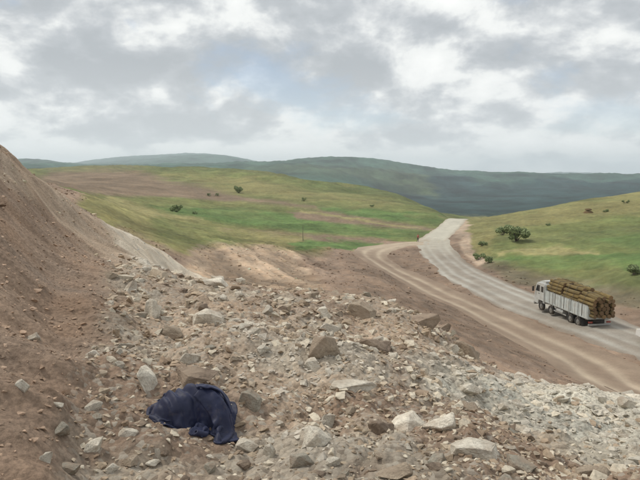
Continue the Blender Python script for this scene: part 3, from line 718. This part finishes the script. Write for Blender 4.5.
for sg in (-1, 1):
    pbox('tail_light', M_RED, truck, -.07, -.005, sg * .95 - .22, sg * .95 + .22, .76, .92)
    pbox('mud_flap', M_BLACK, truck, .95, .98, sg * .9 - .32, sg * .9 + .32, .22, .98, bev=0)
    pbox('underrun_guard', M_STEEL, truck, 3.75, 6.1, sg * 1.17 - .03, sg * 1.17 + .03, .55, .66)
bm = bmesh.new(); bm_cyl(bm, (4.3, 1.0, .78), (5.5, 1.0, .78), .27, seg=18); done(bm, 'fuel_tank', M_STEEL, truck)
bm = bmesh.new(); bm_box(bm, 4.2, 5.4, -1.22, -.72, .5, 1.0, .03); done(bm, 'battery_box', M_BLACK, truck)
cabm = bmesh.new(); bm_prism(cabm, [(8.12, .82), (8.12, 2.9), (8.3, 3.06), (9.55, 3.08), (9.8, 2.98), (10.12, 2.0), (10.2, 1.75), (10.22, .62), (9.35, .62), (9.3, .95), (9.1, 1.08), (8.45, 1.08), (8.3, .85)], -1.22, 1.22)
bmesh.ops.bevel(cabm, geom=list(cabm.edges), offset=.05, segments=2, affect='EDGES')
cab = done(cabm, 'cab', M_CAB, truck)
bm = bmesh.new(); bm_prism(bm, [(9.86, 2.9), (9.9, 2.9), (10.17, 2.06), (10.13, 2.06)], -1.08, 1.08); done(bm, 'windscreen', M_GLASS, cab)
for sg in (-1, 1):
    ys_ = sorted((sg * 1.222, sg * 1.232))
    dr_ = bmesh.new(); bm_prism(dr_, [(8.98, 1.12), (8.98, 2.86), (9.66, 2.86), (9.98, 2.0), (10.0, 1.12)], *ys_); dr_ = done(dr_, 'door', M_CAB, cab)
    ys2 = sorted((sg * 1.234, sg * 1.242)); bm = bmesh.new(); bm_prism(bm, [(9.06, 2.06), (9.06, 2.76), (9.62, 2.76), (9.9, 2.06)], *ys2); done(bm, 'side_window', M_GLASS, dr_)
    pbox('handle', M_BLACK, dr_, 9.08, 9.28, sg * 1.25 - .015, sg * 1.25 + .015, 1.82, 1.88, bev=0)
    bm = bmesh.new(); bm_prism(bm, [(8.3, 2.08), (8.3, 2.7), (8.8, 2.7), (8.8, 2.08)], *sorted((sg * 1.222, sg * 1.23))); done(bm, 'sleeper_window', M_GLASS, cab)
    mr = pbox('mirror', M_BLACK, truck, 9.98, 10.06, sg * 1.5 - .11, sg * 1.5 + .11, 1.95, 2.5); bm = bmesh.new(); bm_cyl(bm, (9.98, sg * 1.22, 2.62), (10.02, sg * 1.5, 2.5), .02, seg=8); done(bm, 'mirror_arm', M_BLACK, mr)
    pbox('headlight', M_AMBER, truck, 10.2, 10.25, sg * .92 - .2, sg * .92 + .2, .85, 1.03)
    pbox('mudguard', M_BLACK, truck, 8.2, 9.32, sg * 1.05 - .17, sg * 1.05 + .17, 1.055, 1.085, bev=0)
pbox('front_bumper', M_STEEL, truck, 10.1, 10.32, -1.23, 1.23, .42, .74, bev=.03)
bm = bmesh.new(); bm_prism(bm, [(8.4, 3.06), (8.4, 3.3), (8.9, 3.36), (9.7, 3.1)], -.9, .9); done(bm, 'roof_visor', M_CAB, cab)

# timber load: every log a thing of its own
def m_log(c0, c1):
    def f(t, b):
        co = N(t, 'ShaderNodeTexCoord').outputs['Object']; oi = N(t, 'ShaderNodeObjectInfo').outputs['Random']
        mp = N(t, 'ShaderNodeMapping'); mp.inputs['Scale'].default_value = (.6, 5, 5); L(t, co, mp.inputs[0])
        n_ = tnoise(t, 2.5, mp.outputs[0], 6, .65, .4); c = mixc(t, ramp(t, n_, [(.35, 0), (.65, 1)]), c0, c1)
        L(t, mixc(t, 1.0, c, ramp(t, oi, [(0, (.62, .58, .5)), (.5, (.95, .95, .95)), (1, (1.25, 1.2, 1.05))]), 'MULTIPLY'), b.inputs['Base Color']); bump(t, b, n_, .5, .03)
    return f
M_LOG = mat('golden_bark', m_log((.09, .068, .034), (.24, .183, .088))); M_END = mat('sawn_end', m_log((.14, .09, .052), (.22, .15, .09)))
def log_mesh(seed, ln):
    rnd = random.Random(seed); n_, m = 12, 7; V, F_ = [], []; ph = rnd.uniform(0, 6)
    for j in range(m):
        x = ln * (j / (m - 1) - .5); rad = 1 - .10 * j / (m - 1)
        for i in range(n_):
            a = 2 * math.pi * i / n_; q = rad * (1 + .07 * math.sin(2 * a + ph + j * .3) + .04 * rnd.uniform(-1, 1)); V.append((x, math.cos(a) * q * .5 + .05 * math.sin(j * .8 + ph), math.sin(a) * q * .5 + .05 * math.cos(j * .7 + ph)))
    for j in range(m - 1):
        for i in range(n_): F_.append((j * n_ + i, j * n_ + (i + 1) % n_, (j + 1) * n_ + (i + 1) % n_, (j + 1) * n_ + i))
    F_.append(tuple(range(n_ - 1, -1, -1))); F_.append(tuple((m - 1) * n_ + i for i in range(n_)))
    me_ = bpy.data.meshes.new('log'); me_.from_pydata(V, [], F_); me_.materials.append(M_LOG); me_.materials.append(M_END)
    for p in me_.polygons: p.use_smooth = len(p.vertices) == 4; p.material_index = 0 if len(p.vertices) == 4 else 1
    bm = bmesh.new(); bm.from_mesh(me_); bmesh.ops.recalc_face_normals(bm, faces=list(bm.faces)); bm.to_mesh(me_); bm.free(); return me_
TM = Matrix.Translation((tx, ty, TZ)) @ Matrix.Rotation(hang, 4, 'Z') @ Matrix.Scale(TSC, 4)
def load_tier(x0, x1, ztop, dia, lab, grp, seed, crown=True):
    ln = x1 - x0; meshes = [log_mesh(seed + k, ln) for k in range(4)]; rnd = random.Random(seed); z = 1.32 + dia / 2; row = 0; wid = 2.36
    while z + dia / 2 < ztop + .02:
        lim = wid if z < 2.35 else wid - max(0, (z - 2.6)) * .55
        n_ = int(lim / dia) - (row % 2); 
        if n_ < 1: break
        for i in range(n_):
            y = (i - (n_ - 1) / 2) * lim / max(n_, 1) * 1.0 if n_ > 1 else 0
            d = dia * rnd.uniform(.93, 1.08); o = link('log', rnd.choice(meshes))
            o.matrix_world = TM @ Matrix.Translation(((x0 + x1) / 2 + rnd.uniform(-.16, .16), y, z + rnd.uniform(-.03, .03))) @ Matrix.Rotation(rnd.uniform(-.03, .03), 4, 'Z') @ Matrix.Rotation(rnd.uniform(-.025, .025), 4, 'Y') @ Matrix.Rotation(rnd.choice((0, math.pi)), 4, 'Z') @ Matrix.Diagonal((1, d, d, 1))
            tag(o, lab, 'log', grp)
        z += dia * .86; row += 1; top = (z - dia * .36, (n_ - 1) / 2 * lim / n_ + dia * .5)
    return top
T1 = load_tier(5.05, 7.75, 4.1, .40, 'golden log in the tall front stack of the truck load, behind the cab', 'logs in the front stack on the truck', 10)
T2 = load_tier(2.0, 4.95, 4.15, .47, 'thick golden log in the middle stack of the truck load', 'logs in the middle stack on the truck', 30)
T3 = load_tier(-.65, 1.92, 3.6, .42, 'golden log in the low rear stack overhanging the truck tailgate', 'logs in the rear stack on the truck', 50)

M_ROPE = mat('rope', paint((.10, .09, .07), .9, .4))
for (zt, hw), xs_ in ((T1, (6.9, 5.8)), (T2, (4.1, 2.8)), (T3, (.9,))):
    for x in xs_:
        bm = bmesh.new(); pr = [(-1.3, 1.3), (-1.3, 2.5), (-hw - .04, zt - .12), (-hw + .1, zt + .01), (hw - .1, zt + .01), (hw + .04, zt - .12), (1.3, 2.5), (1.3, 1.3)]
        for a, b in zip(pr, pr[1:]): bm_cyl(bm, (x, *a), (x, *b), .022, seg=6)
        done(bm, 'rope', M_ROPE, truck)

# ------------------------------------------------------------------ white car following the truck
cy_ = 42.45; cpos = Vector(((30.2 - .14 * cy_) / .99, cy_, 0)); cpos = cpos - hd * 4.2
CZ = float(base_h(np.array([cpos.x]), np.array([cpos.y]))[0]) + .06
car = tag(empty('car', (cpos.x, cpos.y, CZ), hang), 'white hatchback car following behind the loaded truck on the gravel road', 'car')
bm = bmesh.new(); bm_prism(bm, [(.05, .42), (.0, .75), (.12, 1.02), (.45, 1.45), (.9, 1.52), (2.2, 1.5), (3.0, 1.02), (3.85, .9), (4.15, .72), (4.18, .32), (3.75, .26), (.3, .26)], -.84, .84)
bmesh.ops.bevel(bm, geom=list(bm.edges), offset=.06, segments=2, affect='EDGES'); body = done(bm, 'body', M_WHITECAR, car)
bm = bmesh.new(); bm_prism(bm, [(2.36, 1.455), (2.40, 1.455), (3.02, 1.06), (2.98, 1.06)], -.72, .72); done(bm, 'windscreen', M_GLASS, car)
bm = bmesh.new(); bm_prism(bm, [(.10, 1.05), (.14, 1.03), (.42, 1.41), (.38, 1.42)], -.7, .7); done(bm, 'rear_window', M_GLASS, car)
for sg in (-1, 1):
    for a in ([(.55, 1.02), (.72, 1.4), (1.35, 1.42), (1.35, 1.02)], [(1.45, 1.02), (1.45, 1.42), (2.2, 1.4), (2.75, 1.02)]):
        bm = bmesh.new(); bm_prism(bm, a, *sorted((sg * .842, sg * .85))); done(bm, 'side_window', M_GLASS, car)
    for x in (.8, 3.3): wheel(car, x, sg * .76, .3, .2)
    pbox('headlight', M_AMBER, car, 4.0, 4.19, sg * .6 - .16, sg * .6 + .16, .66, .80); pbox('tail_light', M_RED, car, -.02, .04, sg * .66 - .1, sg * .66 + .1, .72, .98)
    pbox('mirror', M_WHITECAR, car, 2.6, 2.72, sg * .93 - .08, sg * .93 + .08, 1.0, 1.12)

# ------------------------------------------------------------------ shrubs and trees, each with stems and a crown of leaf faces
def m_leaf(c0, c1):
    def f(t, b):
        co = N(t, 'ShaderNodeTexCoord').outputs['Object']; n_ = tnoise(t, 1.1, co, 4, .6)
        L(t, mixc(t, ramp(t, n_, [(.35, 0), (.65, 1)]), c0, c1), b.inputs['Base Color']); b.inputs['Roughness'].default_value = .8; b.inputs['Transmission Weight'].default_value = 0
    return f
M_LEAF = mat('shrub_leaf', m_leaf((.18, .23, .11), (.28, .33, .165))); M_BARK = mat('shrub_bark', paint((.10, .08, .06), .9, .4, (.16, .13, .10)))
def leaf_cloud(clumps, n_, size, seed):
    g_ = np.random.default_rng(seed); c = np.array(clumps); k = g_.choice(len(c), n_, p=c[:, 3] ** 2 / (c[:, 3] ** 2).sum())
    d = g_.normal(0, 1, (n_, 3)); d /= np.linalg.norm(d, axis=1)[:, None]; p = c[k, :3] + d * c[k, 3:4] * (g_.uniform(.25, 1.12, (n_, 1)) ** .6) * np.array([1, 1, .85])
    a = g_.normal(0, 1, (n_, 3)); a /= np.linalg.norm(a, axis=1)[:, None]; b = np.cross(a, d); b /= np.linalg.norm(b, axis=1)[:, None] + 1e-9
    s = size * g_.uniform(.6, 1.4, (n_, 1)); V = np.stack([p - a * s, p - b * s * .45, p + a * s, p + b * s * .45], 1).reshape(-1, 3); V[:, 2] = np.maximum(V[:, 2], .02)
    return np_mesh('crown', V, np.arange(n_ * 4).reshape(n_, 4), False)
def shrub(name, px, py, wpx, hpx, lab, seed, grp=None, leaves=2600, rmin=20, cat='shrub'):
    p = at(px, py, rmin); k = math.hypot(p.x, p.y) / FPX; wd, ht = wpx * k, hpx * k * 1.05
    rnd = random.Random(seed); root = tag(empty(name, (p.x, p.y, p.z - .08)), lab, cat, grp)
    cl = [(rnd.uniform(-.38, .38) * wd, rnd.uniform(-.3, .3) * wd, ht * rnd.uniform(.25, .78), min(wd, ht) * rnd.uniform(.16, .30)) for _ in range(11)]
    link('crown', leaf_cloud(cl, leaves, max(.10, .045 * max(wd, ht)), seed), M_LEAF, root)
    bm = bmesh.new()
    for c in cl[:7]:
        q = Vector((rnd.uniform(-.06, .06) * wd, rnd.uniform(-.06, .06) * wd, -.1)); mid_ = Vector((c[0] * .45, c[1] * .45, c[2] * .6)); bm_cyl(bm, q, mid_, .03 * ht, .02 * ht, 6, False); bm_cyl(bm, mid_, Vector(c[:3]), .02 * ht, .006 * ht, 6, False)
    done(bm, 'trunk', M_BARK, root); return root
shrub('shrub', 517, 241, 25, 16, 'largest green bush on the right hillside', 1, leaves=4200)
shrub('shrub', 502, 235, 18, 9, 'low shrub touching the largest green bush on the right hillside', 2)
shrub('shrub', 482, 246, 12, 5, 'low shrub on the bank beside the pale road', 3)
shrub('shrub', 479, 259, 14, 6, 'wider low shrub lower on the bank above the gravel road bend', 4)
shrub('shrub', 489, 262, 7, 6, 'small dark shrub next to the wider low shrub above the gravel road bend', 5)
shrub('shrub', 634, 275, 9, 10, 'round dark shrub in the grass above the loaded truck', 6)
shrub('shrub', 177, 212, 14, 8, 'dark green shrub at the edge of the bright green terrace by the cut slope', 7)
shrub('shrub', 195, 214, 5, 3, 'tiny green shrub beside the dark shrub at the bright green terrace', 8, leaves=900)
shrub('shrub', 239, 193, 9, 8, 'dark round shrub alone on the upper grassy hillside', 9)
for i, (a, b, c_, d) in enumerate([(304, 201, 6, 4), (209, 196, 5, 3), (217, 196, 4, 3), (372, 207, 5, 3)]):
    shrub('shrub', a, b, c_, d, 'tiny dark shrub dotted on the terraced left hillside', 20 + i, 'tiny shrubs on the terraced hillside', 700)
for i, (a, b, c_, d) in enumerate([(625, 203, 7, 3), (606, 212, 5, 3), (548, 226, 6, 3)]):
    shrub('shrub', a, b, c_, d, 'tiny dark shrub dotted on the right hillside', 40 + i, 'tiny shrubs on the right hillside', 700)

# ------------------------------------------------------------------ pole, haystack, distant person
M_WOOD = mat('weathered_wood', paint((.13, .11, .09), .9, .4, (.2, .18, .15)))
p = at(303, 241, 40); k = math.hypot(p.x, p.y) / FPX
bm = bmesh.new()
for j in range(5): bm_cyl(bm, (.02 * math.sin(j * 2), 0, -.3 + j * 3.5 * k), (.02 * math.sin(j * 2 + 2), 0, -.3 + (j + 1) * 3.5 * k), .062 - j * .006, .056 - j * .006, 8)
pole = tag(done(bm, 'wooden_pole', M_WOOD), 'thin dark wooden pole standing in the green terrace', 'pole'); pole.location = p
p = at(588, 213, 80); k = math.hypot(p.x, p.y) / FPX
M_HAY = mat('weathered_hay', m_log((.11, .075, .04), (.19, .135, .075)))
hay = tag(empty('haystack', p), 'small rounded brown haystack on the right hillside', 'haystack')
def dome(name, rx, rz_, z0, seed, mat_, par, nb=28, rows=10):
    V, F_ = [], []
    for j in range(rows + 1):
        f_ = j / rows; rad = (1 - f_ ** 2.4) ** .5 if f_ < 1 else .02
        for i in range(nb):
            a = 2 * math.pi * i / nb; q = rx * rad * (1 + .09 * math.sin(3 * a + seed + f_ * 3) + .05 * math.sin(7 * a + f_ * 9)); V.append((math.cos(a) * q, math.sin(a) * q * .9, z0 + f_ * rz_))
    for j in range(rows):
        for i in range(nb): F_.append((j * nb + i, j * nb + (i + 1) % nb, (j + 1) * nb + (i + 1) % nb, (j + 1) * nb + i))
    F_.append(tuple(rows * nb + i for i in range(nb))); m_ = bpy.data.meshes.new(name); m_.from_pydata(V, [], F_); m_.polygons.foreach_set('use_smooth', np.full(len(F_), True)); return link(name, m_, mat_, par)
dome('stack', 4.2 * k, 3.6 * k, -.3, 1.0, M_HAY, hay); dome('thatch_cap', 3.0 * k, 1.7 * k, 2.6 * k, 2.0, M_HAY, hay)

def person(px, py, face, lab, shirt, trousers):
    p = at(px, py, 60); root = tag(empty('person', p, face), lab, 'person')
    J = dict(pel=(0, 0, .95), ch=(0, .02, 1.25), nk=(0, .02, 1.47), hd=(0, .04, 1.60), ht=(0, .03, 1.72), ls=(-.19, .02, 1.41), le=(-.25, .0, 1.13), lw=(-.24, .10, .88), lh=(-.235, .13, .79), rs=(.19, .02, 1.41), re=(.25, .0, 1.13), rw=(.24, .10, .88), rh=(.235, .13, .79),
             lp=(-.09, 0, .90), lk=(-.11, .07, .50), la=(-.12, -.02, .09), lt=(-.13, .16, .04), rp=(.09, 0, .90), rk=(.11, .10, .50), ra=(.12, .14, .09), rt=(.13, .31, .04))
    rad = dict(pel=.15, ch=.15, nk=.06, hd=.095, ht=.075, ls=.07, le=.045, lw=.035, lh=.04, rs=.07, re=.045, rw=.035, rh=.04, lp=.095, lk=.06, la=.045, lt=.04, rp=.095, rk=.06, ra=.045, rt=.04)
    E = ['pel ch', 'ch nk', 'nk hd', 'hd ht', 'ch ls', 'ls le', 'le lw', 'lw lh', 'ch rs', 'rs re', 're rw', 'rw rh', 'pel lp', 'lp lk', 'lk la', 'la lt', 'pel rp', 'rp rk', 'rk ra', 'ra rt']
    ks = list(J); m_ = bpy.data.meshes.new('body'); m_.from_pydata([J[q] for q in ks], [[ks.index(a) for a in e.split()] for e in E], [])
    o = link('body', m_); sk = o.modifiers.new('skin', 'SKIN'); sv = m_.skin_vertices[0] if m_.skin_vertices else None
    bm = bmesh.new(); bm.from_mesh(m_); lay = bm.verts.layers.skin.verify(); bm.verts.ensure_lookup_table()
    for i, q in enumerate(ks): bm.verts[i][lay].radius = (rad[q],) * 2; bm.verts[i][lay].use_root = q == 'pel'
    bm.to_mesh(m_); bm.free(); o.modifiers.new('sub', 'SUBSURF').levels = 2
    dg = bpy.context.evaluated_depsgraph_get(); me_ = bpy.data.meshes.new_from_object(o.evaluated_get(dg)); bpy.data.objects.remove(o)
    for mm in (shirt, trousers, M_SKIN, M_HAIR): me_.materials.append(mm)
    for f_ in me_.polygons:
        c = f_.center; f_.use_smooth = True
        f_.material_index = 3 if (c.z > 1.64 or (c.z > 1.56 and c.y < .0) or c.z < .10) else 2 if (c.z > 1.47 or (abs(c.x) > .19 and c.z < .88)) else 1 if c.z < .95 and abs(c.x) < .2 else 0
    link('body', me_, None, root); return root
M_SKIN = mat('skin', paint((.38, .22, .15), .6, 0)); M_HAIR = mat('black_hair', paint((.02, .018, .015), .6, 0))
person(418, 242, 2.2, 'distant person in reddish top and dark trousers where dirt track meets pale road', mat('red_shirt', paint((.36, .13, .10), .9, .2)), mat('dark_trousers', paint((.05, .05, .06), .9, .2)))

# ------------------------------------------------------------------ navy jacket dropped in a heap: cloth settled by a small position-based solver
def drape(P0, rest, Hf, steps=140, iters=9, gather=None, gsteps=0, bend=.35, wide=.25, fr=.75, thick=.006):
    """P0 (ny,nx,3) start, rest (ny,nx,2) flat pattern, Hf(x,y) -> support height"""
    P = P0.copy(); V = np.zeros_like(P); dt = 1 / 60
    def sl(d): return (slice(max(0, -d), None if d <= 0 else -d), slice(max(0, d), None if d >= 0 else d))
    links = []
    for dy, dx, k in [(0, 1, 1.), (1, 0, 1.), (1, 1, .5), (1, -1, .5), (0, 2, bend), (2, 0, bend), (0, 5, wide), (5, 0, wide)]:
        (ya, yb), (xa, xb) = sl(dy), sl(dx); L0 = np.linalg.norm(rest[yb, xb] - rest[ya, xa], axis=-1); ax = 1 if dy == 0 else 0; st = max(dy, abs(dx))
        for par in (0, 1):
            m = ((np.arange(L0.shape[ax]) // st) % 2 == par); m = m[None, :] if ax else m[:, None]
            links.append((ya, xa, yb, xb, L0, np.broadcast_to(m, L0.shape)[..., None] * k * .5))
    for s_ in range(steps):
        V[..., 2] -= 9.8 * dt
        if gather is not None and s_ < gsteps: V += gather(P, s_ / gsteps) * dt
        V *= .965; Q = P + V * dt
        for _ in range(iters):
            for ya, xa, yb, xb, L0, m in links:
                d = Q[yb, xb] - Q[ya, xa]; ln = np.linalg.norm(d, axis=-1) + 1e-9; c = (d * ((ln - L0) / ln)[..., None]) * m
                Q[ya, xa] += c; Q[yb, xb] -= c
            e = .008; x, y = Q[..., 0], Q[..., 1]; h = Hf(x, y) + thick
            pen = h - Q[..., 2]; hit = pen > 0
            gx = (Hf(x + e, y) - Hf(x - e, y)) / (2 * e); gy = (Hf(x, y + e) - Hf(x, y - e)) / (2 * e); nz = 1 / (1 + gx ** 2 + gy ** 2)
            k = np.where(hit, pen * nz, 0)[..., None]; Q += k * np.stack([-gx, -gy, np.ones_like(gx)], -1)
            if _ == iters - 1:
                D = Q - P; D[..., :2] *= np.where(hit, 1 - fr, 1)[..., None]; Q = P + D
        V = (Q - P) / dt; sp = np.linalg.norm(V, axis=-1, keepdims=True); V *= np.minimum(1, 2.5 / (sp + 1e-9)); P = Q
    return P
def grid_faces(ny, nx):
    idx = np.arange(nx * ny).reshape(ny, nx); return np.stack([idx[:-1, :-1], idx[:-1, 1:], idx[1:, 1:], idx[1:, :-1]], -1).reshape(-1, 4)
def m_cloth(c0, c1):
    def f(t, b):
        co = N(t, 'ShaderNodeTexCoord').outputs['Object']; n_ = tnoise(t, 5, co, 5, .6)
        c = mixc(t, ramp(t, n_, [(.35, 0), (.7, 1)]), c0, c1)
        c = mixc(t, ramp(t, tnoise(t, 9, co, 6, .7), [(.55, 0), (.76, .30)]), c, (.20, .165, .13))   # dust rubbed into it
        L(t, c, b.inputs['Base Color']); b.inputs['Roughness'].default_value = .6; b.inputs['Specular IOR Level'].default_value = .35
        b.inputs['Sheen Weight'].default_value = .2; b.inputs['Sheen Tint'].default_value = (.4, .45, .7, 1); bump(t, b, tnoise(t, 60, co, 4, .6), .25, .004)
    return f
def jacket():
    base = JP + Vector((0, .10, 0)); base.z = gz(base.x, base.y); rz_ = math.atan2(-base.x, base.y)
    root = tag(empty('jacket', base, rz_), 'dark navy blue jacket lying crumpled in a heap on the rubble', 'jacket')
    MN = mat('navy_nylon', m_cloth((.008, .011, .034), (.013, .018, .054))); ML = mat('dark_lining', m_cloth((.008, .007, .014), (.016, .011, .020)))
    c, s_ = math.cos(rz_), math.sin(rz_)
    g_ = np.linspace(-.9, .9, 91); gx, gy = np.meshgrid(g_, g_)
    gh = gz_arr(base.x + gx * c - gy * s_, base.y + gx * s_ + gy * c) - base.z
    gh = smooth(gh, 2)
    def lump(H, x0, y0, a, b, h):   # the bulk inside: bunched lining and a clod under it
        q = 1 - ((gx - x0) / a) ** 2 - ((gy - y0) / b) ** 2; return np.maximum(H, np.where(q > 0, h * np.sqrt(np.maximum(q, 0)) ** .9, -9))
    H = gh.copy()
    for a in [(-.13, .02, .18, .16, .175), (-.02, .05, .20, .15, .20), (.09, .03, .17, .14, .175), (.16, -.02, .10, .11, .12)]: H = lump(H, *a)
    def field(Hg):
        def f(x, y):
            u = np.clip((x + .9) / .02, 0, 89.999); v = np.clip((y + .9) / .02, 0, 89.999); i = u.astype(int); j = v.astype(int); fu = u - i; fv = v - j
            return (Hg[j, i] * (1 - fu) + Hg[j, i + 1] * fu) * (1 - fv) + (Hg[j + 1, i] * (1 - fu) + Hg[j + 1, i + 1] * fu) * fv
        return f
    def part(name, P, mat_, par, th):
        q = P.copy(); U, W_ = np.meshgrid(np.arange(P.shape[1]), np.arange(P.shape[0])); d = P[np.minimum(W_ + 1, P.shape[0] - 1), U] - P[np.maximum(W_ - 1, 0), U]; e = P[W_, np.minimum(U + 1, P.shape[1] - 1)] - P[W_, np.maximum(U - 1, 0)]
        nn_ = np.cross(e, d); nn_ /= np.linalg.norm(nn_, axis=-1, keepdims=True) + 1e-9
        cr = (.22 - np.abs(fbm(U * .085 + W_ * .03, W_ * .06, len(name), 3))) * (.020 if name == 'body' else .014) + fbm(U * .3, W_ * .3, 5, 3) * .004
        P = q + nn_ * cr[..., None]
        me_ = np_mesh(name, P.reshape(-1, 3), grid_faces(*P.shape[:2])); o = link(name, me_, mat_, par)
        so = o.modifiers.new('thick', 'SOLIDIFY'); so.thickness = th; so.offset = 0; sb = o.modifiers.new('sub', 'SUBSURF'); sb.levels = 1; sb.render_levels = 1; return o
    def raise_field(Hg, P, th):
        q = Hg.copy(); X_, Y_, Z_ = P[..., 0].ravel(), P[..., 1].ravel(), P[..., 2].ravel() + th
        i = np.clip(((X_ + .9) / .02).round().astype(int), 0, 90); j = np.clip(((Y_ + .9) / .02).round().astype(int), 0, 90)
        np.maximum.at(q, (j, i), Z_); return q
    rg_ = np.random.default_rng(3)
    # body panel, shoved together from all sides as it fell
    ny, nx_ = 66, 78; u, v = np.meshgrid(np.linspace(-1, 1, nx_), np.linspace(-1, 1, ny))
    rest = np.stack([.415 * u, .36 * v], -1); wob = .03 * fbm(u * 1.6 + 3, v * 1.6, 91, 3)
    P0 = np.stack([.415 * u, .36 * v + .02, .34 + wob], -1)
    def gather(P, t):
        f = -np.stack([P[..., 0], P[..., 1] - .03, 0 * P[..., 0]], -1) * (34 if t > .25 else 8); f[..., 0] += 16 * np.sin(P[..., 1] * 26 + 1); f[..., 1] += 16 * np.sin(P[..., 0] * 23 + .5); return f
    B = drape(P0, rest, field(H), 150, 8, gather, 110, .16, .10)
    for c_, hh, ww in (([(-.06, .13), (-.03, .05), (.03, -.02), (.04, -.12)], .036, .030), ([(-.02, .14), (.08, .09), (.16, .02), (.2, -.06)], .034, .026), ([(.0, .08), (.09, .03), (.14, -.04), (.14, -.14)], .030, .022),
                       ([(-.20, .08), (-.17, .0), (-.12, -.06), (-.10, -.14)], .026, .028), ([(-.12, .12), (-.11, .03), (-.06, -.06), (-.05, -.14)], .024, .022), ([(-.24, .0), (-.20, -.06), (-.16, -.12)], .02, .02)):
        d_ = dist_line(B[..., 0] + .02 * fbm(B[..., 0] * 9, B[..., 1] * 9, 3, 2), B[..., 1], catmull(c_, .004)); B[..., 2] += hh * np.clip(1 - d_ / (ww * 1.6), 0, 1) ** 1.4 - hh * .45 * np.exp(-((d_ - ww * 1.7) / (ww * .7)) ** 2)
    B[..., 2] = np.maximum(B[..., 2], field(gh)(B[..., 0], B[..., 1]) + .004)
    part('body', B, MN, root, .007)
    H2 = smooth(raise_field(H, B, .004), 1)
    # sleeves and collar flung over it
    def strip(name, pts, wd, nn, seed, mat_, th, slack=1.25):
        pts = np.array(pts, float); ln = catmull(pts, .01); ln = ln[np.linspace(0, len(ln) - 1, nn).round().astype(int)]
        t = np.gradient(ln, axis=0); t /= np.linalg.norm(t, axis=1)[:, None] + 1e-9; nr_ = np.c_[t[:, 1], -t[:, 0]]
        L_ = np.linalg.norm(np.diff(ln, axis=0), axis=1).sum(); m = max(10, int(wd / .0125)); k = np.linspace(-.5, .5, m)
        xy = ln[:, None] + nr_[:, None] * (k[None, :, None] * wd * .72); zz0 = field(H2)(xy[..., 0], xy[..., 1]) + .05 + .02 * np.sin(np.linspace(0, 26, nn))[:, None] + .05 * (1 - (2 * k[None]) ** 2)
        P0 = np.concatenate([xy, zz0[..., None]], -1); rs = np.stack(np.meshgrid(k * wd, np.linspace(0, L_ * slack, nn)), -1)
        S_ = drape(P0, rs, field(H2), 80, 8, None, 0, .22, .12, .9, .012)
        part(name, S_, mat_, root, th); return S_
    S1 = strip('sleeve', [(-.02, -.03), (-.06, -.07), (-.05, -.13), (.01, -.17), (.07, -.17)], .15, 44, 1, MN, .014)
    H2 = smooth(raise_field(H2, S1, .012), 1)
    S2 = strip('sleeve', [(.0, .0), (.09, .0), (.17, -.05), (.15, -.13), (.08, -.19), (.18, -.20), (.25, -.16)], .14, 64, 2, MN, .014, 1.35)
    H2 = smooth(raise_field(H2, S2, .012), 1)
    strip('collar', [(.02, .0), (.10, .02), (.18, .0), (.23, -.05)], .07, 40, 3, MN, .012, 1.5)
    return root
JACKET = jacket()

# ------------------------------------------------------------------ haze
def haze_box():
    bm = bmesh.new(); bmesh.ops.create_cube(bm, size=1)
    for v in bm.verts: v.co = Vector((v.co.x * 25000, v.co.y * 25000, float(Z.min()) - 1.5 if v.co.z < 0 else float(Z.max()) + 12))
    m_ = bpy.data.meshes.new('haze'); bm.to_mesh(m_); bm.free()
    M_ = bpy.data.materials.new('haze_air'); M_.use_nodes = True; t = M_.node_tree; t.nodes.clear()
    pv = N(t, 'ShaderNodeVolumePrincipled'); pv.inputs['Color'].default_value = (.84, .92, 1.0, 1); pv.inputs['Density'].default_value = HAZE; pv.inputs['Anisotropy'].default_value = .2
    o_ = N(t, 'ShaderNodeOutputMaterial'); L(t, pv.outputs[0], o_.inputs['Volume'])
    return tag(link('haze', m_, M_), 'pale bluish haze in the air over the far hills', 'haze', kind='stuff')
HAZE = .00012
haze_box()
